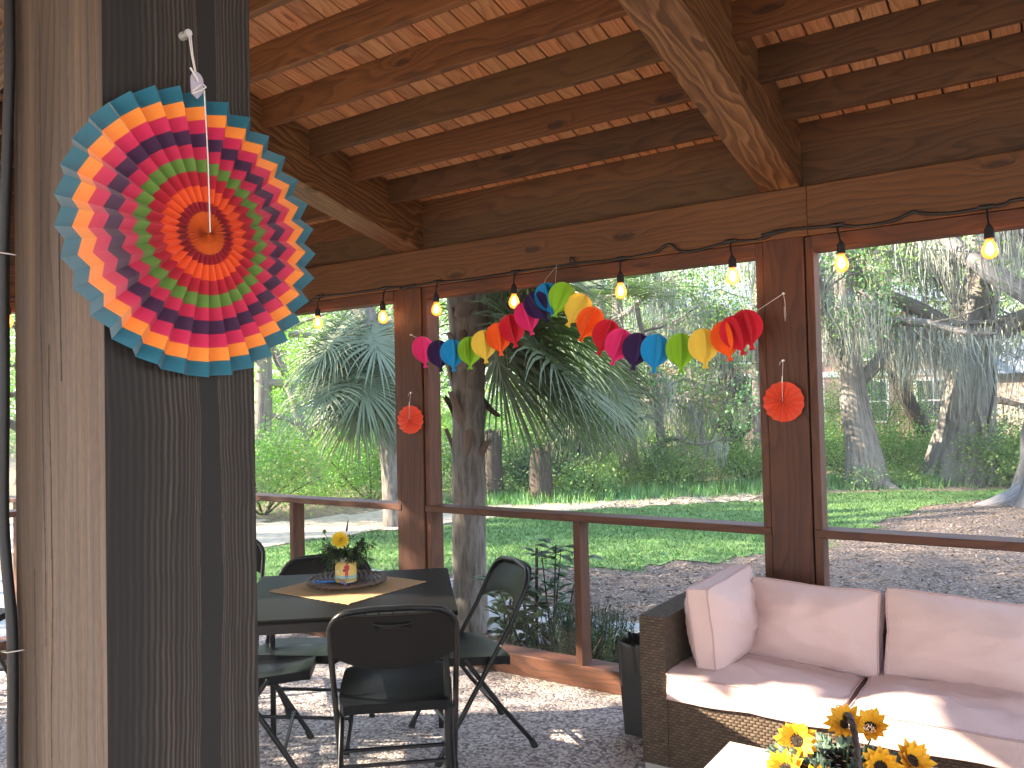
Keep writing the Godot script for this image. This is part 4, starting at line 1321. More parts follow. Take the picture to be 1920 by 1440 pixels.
func build_basket(at: Vector3) -> void:
	var b := thing("flower_basket", "small dark wicker basket with a hoop handle on the low table", "basket", at)
	var g := Geo.new()
	for k in 9:
		var r := 0.075 + 0.035 * k / 8.0
		var pts := []
		for i in 41:
			var a := TAU * i / 40
			pts.append(Vector3(cos(a) * (r + 0.003 * (1 if (i + k) % 2 == 0 else -1)) * 1.25, 0.006 + 0.0105 * k, sin(a) * (r + 0.003 * (1 if (i + k) % 2 == 0 else -1))))
		g.tube(pts, 0.0058, 6, 1, 1, false)
	g.lathe([Vector2(0.0, 0.003), Vector2(0.085, 0.003)], 24)
	put("woven_bowl", g, M.tray, b)
	var h := Geo.new()
	for q in 3:
		var pts := []
		for i in 31:
			var a := PI * i / 30
			var tw := float(i) * 0.9 + TAU * q / 3
			pts.append(Vector3(-cos(a) * 0.045 + 0.02, 0.06 + sin(a) * 0.158, -cos(a) * 0.11) + Vector3(sin(tw) * 0.005, cos(tw) * 0.004, cos(tw) * 0.004))
		h.tube(pts, 0.0055, 6)
	put("hoop_handle", h, M.dark_wicker, b)
	rng.seed = 909
	var heads := [[-0.125, 0.125, 0.01, Vector3(0.15, 0.45, 0.85), true], [-0.13, 0.075, 0.10, Vector3(-0.1, 0.3, 0.9), true], [0.0, 0.175, -0.05, Vector3(-0.1, 0.75, 0.6), false], [0.055, 0.165, -0.085, Vector3(0.1, 0.8, 0.5), false], [0.105, 0.115, 0.05, Vector3(0.25, 0.5, 0.8), false], [0.20, 0.075, 0.06, Vector3(0.45, 0.4, 0.75), true], [0.17, 0.12, -0.02, Vector3(0.5, 0.6, 0.4), false], [-0.03, 0.075, 0.15, Vector3(0.0, 0.3, 0.95), true], [0.09, 0.06, 0.16, Vector3(0.15, 0.3, 0.9), true]]
	var gr := "sunflowers in the basket"
	var where := ["left of the hoop with its dark eye facing us", "lowest at the left edge", "highest, left of the hoop", "at the back beside the top of the hoop", "facing up right of the hoop", "at the far right with a dark eye", "behind the right side of the hoop", "low in front, left", "low in front, right"]
	for k in heads.size():
		var q: Array = heads[k]
		var f := thing("sunflower", "yellow sunflower " + where[k], "sunflower", at + Vector3(q[0], q[1], q[2]), 0.0, gr)
		var axis: Vector3 = q[3].normalized()
		var ax := axis.cross(Vector3.UP).normalized()
		var ay := ax.cross(axis)
		var pg := Geo.new()
		for layer in 2:
			for i in 13:
				var a := TAU * (i + 0.5 * layer) / 13.0 + rng.randf() * 0.15
				var rad := ax * cos(a) + ay * sin(a)
				var open := deg_to_rad((82.0 - layer * 22.0 - rng.randf() * 14.0) if q[4] else (66.0 - layer * 26.0 - rng.randf() * 16.0))
				var d := (rad * sin(open) + axis * cos(open)).normalized()
				leaf(pg, rad * 0.014, d, axis, rng.randf_range(0.042, 0.056), 0.029, rng.randf() * 0.15)
		put("petals", pg, M.sunpetal, f)
		var dg := Geo.new()
		for i in 46:
			var a := i * 2.4
			var r := 0.0175 * sqrt(i / 46.0)
			var p := ax * cos(a) * r + ay * sin(a) * r + axis * (0.010 - r * 0.25)
			dg.lathe([Vector2(0.0, -0.003), Vector2(0.0028, 0.0), Vector2(0.0, 0.004)], 5, p)
		put("seed_eye", dg, M.eye, f)
		var stg := Geo.new()
		stg.tube([-axis * 0.002, -axis * 0.02 + Vector3(0, -0.02, 0), Vector3(-q[0] * 0.75, -q[1] + 0.03, -q[2] * 0.75)], 0.0028, 6)
		put("stem", stg, M.greens[1], f)
	# ivy spilling over the edge
	var ivy := thing("ivy_sprays", "grey green ivy spilling from the sunflower basket", "ivy", at)
	for k in 36:
		var a := TAU * k / 18.0
		var g2 := Geo.new()
		var L := rng.randf_range(0.10, 0.2) if (cos(a) < 0.3) else rng.randf_range(0.08, 0.15)
		var d := Vector3(cos(a) * 1.2, rng.randf_range(0.05, 0.75), sin(a)).normalized()
		var p0 := Vector3(cos(a) * 0.05, 0.08, sin(a) * 0.04)
		var pts := []
		for i in 6: pts.append(p0 + d * L * i / 5.0 - Vector3(0, 0.06 * pow(i / 5.0, 2.0), 0))
		g2.tube(pts, 0.0013, 5)
		for i in 13:
			var t := rng.randf_range(0.25, 1.0)
			var p: Vector3 = p0 + d * L * t - Vector3(0, 0.06 * t * t, 0)
			ivy_leaf(g2, p + rv(0.008), (d + rv(0.9)).normalized(), (Vector3.UP + rv(0.5) + Vector3(0, 0, .5)).normalized(), rng.randf_range(0.022, 0.038))
		put("spray", g2, M.ivy[k % 3], ivy)

func ivy_leaf(g: Geo, p: Vector3, dir: Vector3, up: Vector3, s: float) -> void:
	var x := dir.cross(up).normalized()
	var nn := x.cross(dir).normalized()
	var o := [Vector2(0, 0), Vector2(-.45, .12), Vector2(-.55, .5), Vector2(-.22, .5), Vector2(0, 1.05), Vector2(.22, .5), Vector2(.55, .5), Vector2(.45, .12)]
	var c := p + dir * s * 0.4 + nn * s * 0.06
	for i in 8:
		var a: Vector2 = o[i]
		var b: Vector2 = o[(i + 1) % 8]
		g.trif(c, p + x * a.x * s + dir * a.y * s - nn * absf(a.x) * s * .25, p + x * b.x * s + dir * b.y * s - nn * absf(b.x) * s * .25, nn)

func furniture_materials() -> void:
	M.table = mat(lin(.006, .006, .0065), .5)
	M.table.metallic_specular = 0.16
	M.petal = mat(lin(.82, .6, .03), .6)
	M.petal.backlight_enabled = true; M.petal.backlight = Color(.5, .4, .05)
	M.sunpetal = mat(lin(.85, .45, .02), .6)
	M.sunpetal.backlight_enabled = true; M.sunpetal.backlight = Color(.5, .35, .05)
	M.eye = mat(lin(.028, .012, .008), .9)
	M.greens = [mat(lin(.025, .055, .02), .5), mat(lin(.06, .11, .035), .5), mat(lin(.03, .07, .035), .5)]
	M.ivy = [mat(lin(.06, .11, .075), .55), mat(lin(.035, .07, .05), .55), mat(lin(.1, .16, .12), .55)]
	# burlap and wicker weaves
	var n := 64
	var by := PackedByteArray(); by.resize(n * n * 3)
	var hb := PackedByteArray(); hb.resize(n * n * 3)
	rng.seed = 5
	for y in n:
		for x in n:
			var cx := x / 8
			var cy := y / 8
			var over := (cx + cy) % 2 == 0
			var fx := (x % 8 + 0.5) / 8.0
			var fy := (y % 8 + 0.5) / 8.0
			var hgt := sin(PI * (fy if over else fx)) * (0.65 + 0.35 * sin(PI * (fx if over else fy)))
			var t := (0.72 + 0.28 * hgt) * rng.randf_range(0.92, 1.06)
			var c := Color(.46 * t, .30 * t, .145 * t).linear_to_srgb()
			var o := (y * n + x) * 3
			by[o] = int(c.r * 255); by[o + 1] = int(c.g * 255); by[o + 2] = int(c.b * 255)
			for q in 3: hb[o + q] = int(hgt * 255)
	M.burlap = mat(Color.WHITE, .95)
	M.burlap.albedo_texture = tex_of(by, n, n)
	M.burlap.uv1_scale = Vector3(14, 14, 1)
	M.burlap.normal_enabled = true
	M.burlap.normal_texture = grain_normal(Image.create_from_data(n, n, false, Image.FORMAT_RGB8, hb), 3.0)
	# flat cane woven over uprights: 8 rows of 12 mm on 4 uprights of 24 mm
	var wn := 192
	by.resize(wn * wn * 3); hb.resize(wn * wn * 3)
	var shade := []
	for k in 400: shade.append(rng.randf_range(0.72, 1.15))
	for y in wn:
		for x in wn:
			var row := y / 24          # 8 rows in 96 mm
			var colm := (x + (24 if row % 2 == 1 else 0)) % wn / 48
			var fx := ((x + (24 if row % 2 == 1 else 0)) % 48 + 0.5) / 48.0
			var fy := (y % 24 + 0.5) / 24.0
			var hgt := pow(sin(PI * fx), 0.55) * pow(sin(PI * fy), 0.4)
			var t: float = (0.5 + 0.5 * hgt) * shade[(row * 7 + colm * 3) % 400]
			if fy < 0.07 or fy > 0.93: t *= 0.55
			var c := Color(.105 * t, .074 * t, .053 * t).linear_to_srgb()
			var o := (y * wn + x) * 3
			by[o] = int(c.r * 255); by[o + 1] = int(c.g * 255); by[o + 2] = int(c.b * 255)
			for q in 3: hb[o + q] = int(hgt * 255)
	M.wicker = mat(Color.WHITE, .65)
	M.wicker.metallic_specular = 0.3
	M.wicker.albedo_texture = tex_of(by, wn, wn)
	M.wicker.normal_enabled = true
	M.wicker.normal_texture = grain_normal(Image.create_from_data(wn, wn, false, Image.FORMAT_RGB8, hb), 9.0)
	M.tray = mat(lin(.022, .013, .010), .45)
	M.tray_rim = mat(lin(.06, .034, .022), .6)
	M.dark_wicker = mat(lin(.03, .018, .014), .5)
	M.tabletop = mat(lin(.5, .42, .37), .5)
	M.cushion = mat(lin(.53, .37, .345), .9)
	M.cushion.rim_enabled = true; M.cushion.rim = 0.3
	var wv := ground_mat(128, noise_img(61, 128, 0.3, FastNoiseLite.TYPE_SIMPLEX, 2), noise_img(62, 128, 0.35, FastNoiseLite.TYPE_SIMPLEX, 1), [Color(.60, .43, .405), Color(.66, .48, .455)], 1.0, 0.4, 1.0, 1.2)
	M.cushion.albedo_color = Color.WHITE
	M.cushion.albedo_texture = wv.albedo_texture
	M.cushion.normal_enabled = true
	M.cushion.normal_texture = wv.normal_texture
	M.piping = mat(lin(.45, .31, .30), .9)
	# print on the can
	var im := Image.create(256, 96, false, Image.FORMAT_RGB8)
	im.fill(Color8(216, 180, 96))
	im.fill_rect(Rect2i(0, 0, 256, 16), Color8(190, 190, 160))
	im.fill_rect(Rect2i(0, 70, 256, 14), Color8(150, 176, 170))
	for k in 300: im.fill_rect(Rect2i(rng.randi() % 256, rng.randi() % 96, 2, 2), Color8(205 + rng.randi() % 30, 165 + rng.randi() % 30, 90 + rng.randi() % 30))
	for ox in [20, 148]:
		im.fill_rect(Rect2i(ox + 5, 18, 7, 8), Color8(70, 40, 40))
		im.fill_rect(Rect2i(ox + 6, 23, 6, 5), Color8(200, 120, 100))
		im.fill_rect(Rect2i(ox + 1, 28, 15, 22), Color8(176, 30, 50))
		im.fill_rect(Rect2i(ox - 2, 30, 4, 16), Color8(160, 26, 44))
		im.fill_rect(Rect2i(ox + 15, 32, 5, 10), Color8(214, 60, 84))
		im.fill_rect(Rect2i(ox + 15, 44, 8, 9), Color8(60, 34, 30))
		im.fill_rect(Rect2i(ox + 3, 50, 12, 18), Color8(196, 44, 62))
		im.fill_rect(Rect2i(ox + 4, 68, 4, 8), Color8(70, 80, 120))
		im.fill_rect(Rect2i(ox + 10, 68, 4, 8), Color8(70, 80, 120))
		im.fill_rect(Rect2i(ox + 42, 50, 11, 11), Color8(232, 222, 196))
		im.fill_rect(Rect2i(ox + 46, 55, 3, 3), Color8(150, 120, 110))
		for k in 14: im.fill_rect(Rect2i(ox + 2 + k * 4, 80 + rng.randi() % 2, 2 + rng.randi() % 2, 4), Color8(120, 84, 50))
	im.fill_rect(Rect2i(0, 86, 256, 2), Color8(120, 90, 50))
	im.flip_y()
	M.can_label = mat(Color.WHITE, .4)
	M.can_label.albedo_texture = ImageTexture.create_from_image(im)
	M.glow = mat(lin(.5, .35, .15), .3)
	M.glow.emission_enabled = true
	M.glow.emission = Color(1.0, .84, .58)
	M.glow.emission_energy_multiplier = 0.9
	M.bulb_glass = mat(Color(1.0, .62, .22, .45), .1)
	M.bulb_glass.transparency = BaseMaterial3D.TRANSPARENCY_ALPHA
	M.bulb_glass.emission_enabled = true
	M.bulb_glass.emission = Color(1.0, .5, .14)
	M.bulb_glass.emission_energy_multiplier = 0.3

# ------------------------------------------------------------------ plants
# a clump of small leaves about a point; instanced through crowns
func leaf_clump(sd: int, n: int, r: float, len: float, wid: float) -> ArrayMesh:
	rng.seed = sd
	var g := Geo.new()
	for k in n:
		var p := Vector3(rng.randfn(), rng.randfn() * 0.7, rng.randfn()) * r * 0.5
		var d := (p.normalized() * 0.5 + rv(1.0) + Vector3(0, -0.15, 0)).normalized()
		var up := (Vector3.UP + rv(0.8)).normalized()
		var s := d.cross(up).normalized() * wid * 0.5 * rng.randf_range(0.7, 1.2)
		var L := len * rng.randf_range(0.7, 1.25)
		var nn := s.cross(d).normalized()
		var i := g.vert(p, Vector2.ZERO, nn)
		g.vert(p + d * L * 0.5 + s + nn * L * 0.08, Vector2.ZERO, nn); g.vert(p + d * L, Vector2.ZERO, nn); g.vert(p + d * L * 0.5 - s + nn * L * 0.08, Vector2.ZERO, nn)
		g.tri(i, i + 1, i + 2); g.tri(i, i + 2, i + 3)
	return g.mesh()

# a hank of hanging moss, its top at the origin
func moss_hank(sd: int, strands: int, len: float) -> ArrayMesh:
	rng.seed = sd
	var g := Geo.new()
	for k in strands:
		var p := Vector3(rng.randfn() * 0.15, rng.randf_range(-0.25, 0.0) * len * 0.3, rng.randfn() * 0.15)
		var L := len * rng.randf_range(0.35, 1.0)
		var a := rng.randf() * TAU
		var side := Vector3(cos(a), 0, sin(a)) * rng.randf_range(0.005, 0.012)
		var nn := Vector3(-sin(a), 0, cos(a))
		var prev := -1
		for i in 7:
			var t := i / 6.0
			var q := p + Vector3(sin(t * 7.0 + k) * 0.022, -L * t, cos(t * 6.0 + k * 1.7) * 0.022) + Vector3(-p.x * 0.5 * t, 0, -p.z * 0.5 * t)
			var w := side * (1.0 - t * 0.85) * (1.0 + 0.5 * sin(t * 19.0 + k))
			var u := g.vert(q - w, Vector2.ZERO, nn)
			g.vert(q + w, Vector2.ZERO, nn)
			if prev >= 0: g.quad_i(prev, u, u + 1, prev + 1)
			prev = u
	return g.mesh()

var clumps := []
var hanks := []
var big_clump: ArrayMesh
var fern_mesh: ArrayMesh

func shade_cols(n: int, lo := 0.6, hi := 1.35, warm := 0.25) -> Array:
	var out := []
	for i in n:
		var k := rng.randf_range(lo, hi)
		var y := rng.randf_range(-warm, warm)
		out.append(Color(k * (1.0 + y), k, k * (1.0 - y)))
	return out

# cfg: at, h, r0, lean, curve, fork (height of the first limb), limbs, reach, crown lists, moss
func oak(called: String, label: String, cfg: Dictionary, group := "") -> Node3D:
	rng.seed = cfg.get("seed", 1)
	var at: Vector2 = cfg.at
	var o := thing(called, label, cfg.get("cat", "tree"), Vector3(at.x, gy(at.x, at.y) - 0.05, at.y), 0.0, group)
	var bark: Material = cfg.get("bark", M.bark)
	var h: float = cfg.h
	var r0: float = cfg.r
	var lean: Vector2 = cfg.get("lean", Vector2.ZERO)
	var flare: float = cfg.get("flare", 0.6)
	var wob := FastNoiseLite.new(); wob.seed = int(cfg.get("seed", 1)); wob.frequency = 1.6
	var pts := []
	var rad := []
	var n := 14
	var wig: float = cfg.get("wig", 0.12)
	for i in n + 1:
		var t := float(i) / n
		var y := h * pow(t, 1.15)
		pts.append(Vector3(lean.x * y / h + sin(t * 5.0 + at.x) * wig * t, y, lean.y * y / h + cos(t * 4.0 + at.y) * wig * t))
		rad.append(r0 * (1.0 - 0.62 * t) * (1.0 + flare * exp(-y / (r0 * 1.6))))
	var g := Geo.new()
	g.tube(pts, rad, 18, 1.0, 0.35, true, wob, cfg.get("lump", 0.22))
	put("trunk", g, bark, o)
	# buttress roots
	if cfg.get("roots", 0) > 0:
		for k in int(cfg.roots):
			var a := TAU * k / float(cfg.roots) + rng.randf()
			var rg := Geo.new()
			var d := Vector3(cos(a), 0, sin(a))
			rg.tube([d * r0 * 0.7 + Vector3(0, r0 * 0.9, 0), d * r0 * 1.25 + Vector3(0, r0 * 0.35, 0), d * r0 * 1.9 + Vector3(0, 0.05, 0), d * r0 * 2.8 + Vector3(0, -0.05, 0)], [r0 * 0.35, r0 * 0.32, r0 * 0.22, r0 * 0.06], 9, 1.0, 0.5)
			put("root", rg, bark, o)
	var tips := []
	var under := []
	var fork: float = cfg.get("fork", 0.4)
	var limbs: int = cfg.get("limbs", 6)
	var reach: float = cfg.get("reach", 4.0)
	var dirs: Array = cfg.get("dirs", [])
	for k in limbs:
		var t := lerpf(fork, 0.97, (k + 0.3) / limbs)
		var i := clampi(int(t * n), 1, n)
		var p: Vector3 = pts[i]
		var a := k * 2.4 + rng.randf_range(-0.5, 0.5)
		var d := Vector3(cos(a), rng.randf_range(0.15, 0.7), sin(a)).normalized()
		if k < dirs.size(): d = dirs[k].normalized()
		var L := reach * rng.randf_range(0.7, 1.15) * (1.0 - 0.35 * (t - fork))
		var lp := [p]
		var dd := d
		for s in 7:
			dd = (dd + rv(0.28) + Vector3(0, -0.02, 0)).normalized()
			lp.append(lp[-1] + dd * L / 7.0)
			if s > 2: tips.append(lp[-1])
			if s > 0: under.append(lp[-1])
		var lr := []
		for s in 8: lr.append(rad[i] * 0.62 * (1.0 - s / 8.5))
		var lg := Geo.new()
		lg.tube(lp, lr, 9, 1.0, 0.6, true, wob, 0.2)
		# twigs
		for s in range(3, 8):
			for q in 2:
				var e := (dd + rv(1.0)).normalized()
				var e1: Vector3 = lp[s] + e * L * 0.16
				var e2 := e1 + (e + Vector3(0, rng.randf_range(-.4, .4), 0)).normalized() * L * 0.14
				lg.tube([lp[s], e1, e2], [lr[s] * 0.4, lr[s] * 0.25, 0.008], 5, 1, 1, false)
				tips.append(e1); tips.append(e2)
		put("limb", lg, bark, o)
	for e in cfg.get("extra", []): tips.append(e)
	var nc: int = cfg.get("clumps", 500)
	if nc > 0 and tips.size() > 0:
		var xf := [[], [], []]
		var spread: float = cfg.get("spread", 0.75)
		var cs: float = cfg.get("cs", 1.0)
		var drop: float = cfg.get("drop", 0.0)
		for k in nc:
			var p: Vector3 = tips[rng.randi() % tips.size()] + Vector3(rng.randfn(), rng.randfn() * 0.6 - drop * rng.randf(), rng.randfn()) * spread
			if p.y < cfg.get("floor", 0.5): continue
			var b := Basis.from_euler(rv(PI)).scaled(Vector3.ONE * cs * rng.randf_range(0.7, 1.3))
			xf[k % 3].append(Transform3D(b, p))
		var lm: Material = M.leaf[cfg.get("leaf", 0)]
		for k in 3: scatter("crown", clumps[k], lm, xf[k], o, shade_cols(xf[k].size()))
	var nm: int = cfg.get("moss", 0)
	if nm > 0:
		var xf := [[], []]
		for e in cfg.get("moss_at", []):
			for k in 5: under.append(e)
		for k in nm:
			var p: Vector3 = under[rng.randi() % under.size()] + rv(0.16)
			var s: float = rng.randf_range(0.5, 1.25) * cfg.get("ms", 1.0)
			xf[k % 2].append(Transform3D(Basis(Vector3.UP, rng.randf() * TAU).scaled(Vector3(s * 1.1, s, s * 1.1)), p))
		for k in 2: scatter("spanish_moss", hanks[k], M.moss, xf[k], o, shade_cols(xf[k].size(), 0.55, 1.3, 0.08))
	return o

func shrub(called: String, label: String, at: Vector2, size: Vector3, n: int, leafk: int, sd: int, group := "", cs := 1.0, base := 0.15) -> Node3D:
	rng.seed = sd
	var o := thing(called, label, "shrub", Vector3(at.x, gy(at.x, at.y), at.y), 0.0, group)
	var sg := Geo.new()
	for k in 7:
		var a := TAU * k / 7.0
		var e := Vector3(cos(a) * size.x * 0.5, size.y * rng.randf_range(0.5, 0.85), sin(a) * size.z * 0.5)
		sg.tube([Vector3(cos(a), 0, sin(a)) * 0.05, e * 0.5 + rv(0.06), e], [0.022, 0.015, 0.005], 6)
	put("stems", sg, M.bark_dark, o)
	var xf := [[], []]
	for k in n:
		var u := rv(1.0)
		while u.length() > 1.0: u = rv(1.0)
		u = u.normalized() * pow(u.length(), 0.45)
		var lump := 1.0 + 0.35 * gnoise.get_noise_3d(u.x * 20.0 + sd, u.y * 20.0, u.z * 20.0)
		var p := Vector3(u.x * size.x * 0.5, size.y * (0.5 + base) + u.y * size.y * (0.5 - base), u.z * size.z * 0.5) * lump
		xf[k % 2].append(Transform3D(Basis.from_euler(rv(PI)).scaled(Vector3.ONE * cs * rng.randf_range(0.6, 1.2)), p))
	if n > 0:
		for k in 2: scatter("foliage", clumps[k], M.leaf[leafk], xf[k], o, shade_cols(xf[k].size()))
	return o

# one fan-shaped frond; pitch is the angle of its stalk above the level
func frond_mesh(pitch: float, sd: int, stalk: float, blade: float, droopy: float) -> ArrayMesh:
	rng.seed = sd
	var g := Geo.new()
	var d := Vector3(0, sin(pitch), cos(pitch))
	var pts := [Vector3.ZERO]
	for i in 6:
		d = (d + Vector3(0, -0.07 * droopy, 0)).normalized()
		pts.append(pts[-1] + d * stalk / 6.0)
	g.tube(pts, [0.022, 0.018, 0.014, 0.012, 0.010, 0.009, 0.008], 5)
	var s := Vector3.RIGHT
	var up := s.cross(d) * -1.0
	if up.y < 0: up = -up
	var B: Vector3 = pts[6]
	var n := 25
	for i in range(-n, n + 1):
		var u := float(i) / n
		var ang := u * deg_to_rad(150.0)
		var dl := (d * cos(ang) + s * sin(ang) + up * (0.28 - 0.3 * absf(u)) + rv(0.05)).normalized()
		var L := blade * (1.0 - 0.30 * absf(u)) * rng.randf_range(0.88, 1.08)
		var p: Vector3 = B + d * 0.32 * blade * (1.0 - absf(u))
		var prev := -1
		var w0 := 0.0125
		var segs := 5
		for k in segs + 1:
			var t := float(k) / segs
			var side := dl.cross(up).normalized()
			var w := w0 * (0.55 + 1.2 * t if t < 0.35 else 0.97 * (1.0 - (t - 0.35) / 0.65)) + 0.0015
			var nn := side.cross(dl).normalized()
			var a := g.vert(p - side * w, Vector2.ZERO, nn)
			g.vert(p + side * w, Vector2.ZERO, nn)
			if prev >= 0: g.quad_i(prev, prev + 1, a + 1, a)
			prev = a
			p += dl * L / segs
			dl = (dl + Vector3(0, -(0.05 + 0.75 * t * t) * droopy * rng.randf_range(0.7, 1.4), 0) + rv(0.03)).normalized()
	return g.mesh()

func palm(label: String, at: Vector2, h: float, r: float, top_lean: Vector2, fr: Array, boots: int, sd: int, s := 1.0) -> Node3D:
	rng.seed = sd
	var o := thing("sabal_palm", label, "palm tree", Vector3(at.x, gy(at.x, at.y) - 0.04, at.y), 0.0)
	var wob := FastNoiseLite.new(); wob.seed = sd; wob.frequency = 2.0
	var pts := []
	var rad := []
	for i in 17:
		var t := i / 16.0
		pts.append(Vector3(top_lean.x * t * t, h * t, top_lean.y * t * t))
		rad.append(r * (1.12 - 0.12 * minf(1.0, t * 6.0) + (0.42 * smoothstep(0.5, 0.8, t) if boots > 0 else 0.1 * t)))
	var g := Geo.new()
	g.tube(pts, rad, 18, 1.0, 0.5, true, wob, 0.16)
	put("trunk", g, M.palm_bark, o)
	var top: Vector3 = pts[16]
	# old leaf bases, criss-crossed up the trunk
	for k in boots:
		var t := lerpf(0.42, 0.98, float(k) / boots)
		var i := int(t * 16)
		var a := k * 2.399
		var d := Vector3(cos(a), 0, sin(a))
		var c: Vector3 = pts[i] + d * rad[i] * 0.86
		var bg := Geo.new()
		var L := rng.randf_range(0.14, 0.30)
		var w := rng.randf_range(0.045, 0.08)
		var side := d.cross(Vector3.UP)
		var lean := rng.randf_range(0.05, 0.35) if k % 4 else rng.randf_range(0.5, 0.9)
		var skew := side * rng.randf_range(-0.35, 0.35)
		var q := c - Vector3(0, 0.07, 0)
		var dirv := (Vector3.UP + d * 0.12 + skew).normalized()
		if k % 7 == 3: dirv = (Vector3.DOWN * 0.8 + d * 0.5 + skew).normalized()
		var rows := []
		for sq in 6:
			var ww := w * (1.0 - 0.11 * sq) * (1.0 if sq < 5 else 0.6)
			var o2: Vector3 = dirv.cross(side).normalized()
			if o2.dot(d) < 0.0: o2 = -o2
			rows.append([q - side * ww - o2 * 0.012, q - side * ww * 0.4 + o2 * 0.008, q + side * ww * 0.4 + o2 * 0.008, q + side * ww - o2 * 0.012])
			q += dirv * L / 5.0
			dirv = (dirv + d * lean * 0.28 + rv(0.08)).normalized()
		for sq in 5:
			for e in 3:
				bg.quad(rows[sq][e], rows[sq][e + 1], rows[sq + 1][e + 1], rows[sq + 1][e], d)
				bg.quad(rows[sq][e] - d * 0.008, rows[sq][e + 1] - d * 0.008, rows[sq + 1][e + 1] - d * 0.008, rows[sq + 1][e] - d * 0.008, -d)
			for e in [0, 3]:
				bg.quad(rows[sq][e], rows[sq][e] - d * 0.008, rows[sq + 1][e] - d * 0.008, rows[sq + 1][e], side * (e - 1.5))
		put("leaf_base", bg, M.boot[k % 3], o)
	for k in fr.size():
		var q: Array = fr[k]       # variant, angle, scale, drop below the top
		var f := put("frond", fronds[q[0]], M.frond_dry if q[0] >= 8 else M.frond, o)
		f.position = top - Vector3(0, q[3], 0)
		f.rotation.y = q[1]
		f.scale = Vector3.ONE * q[2] * s
	return o

var fronds := []

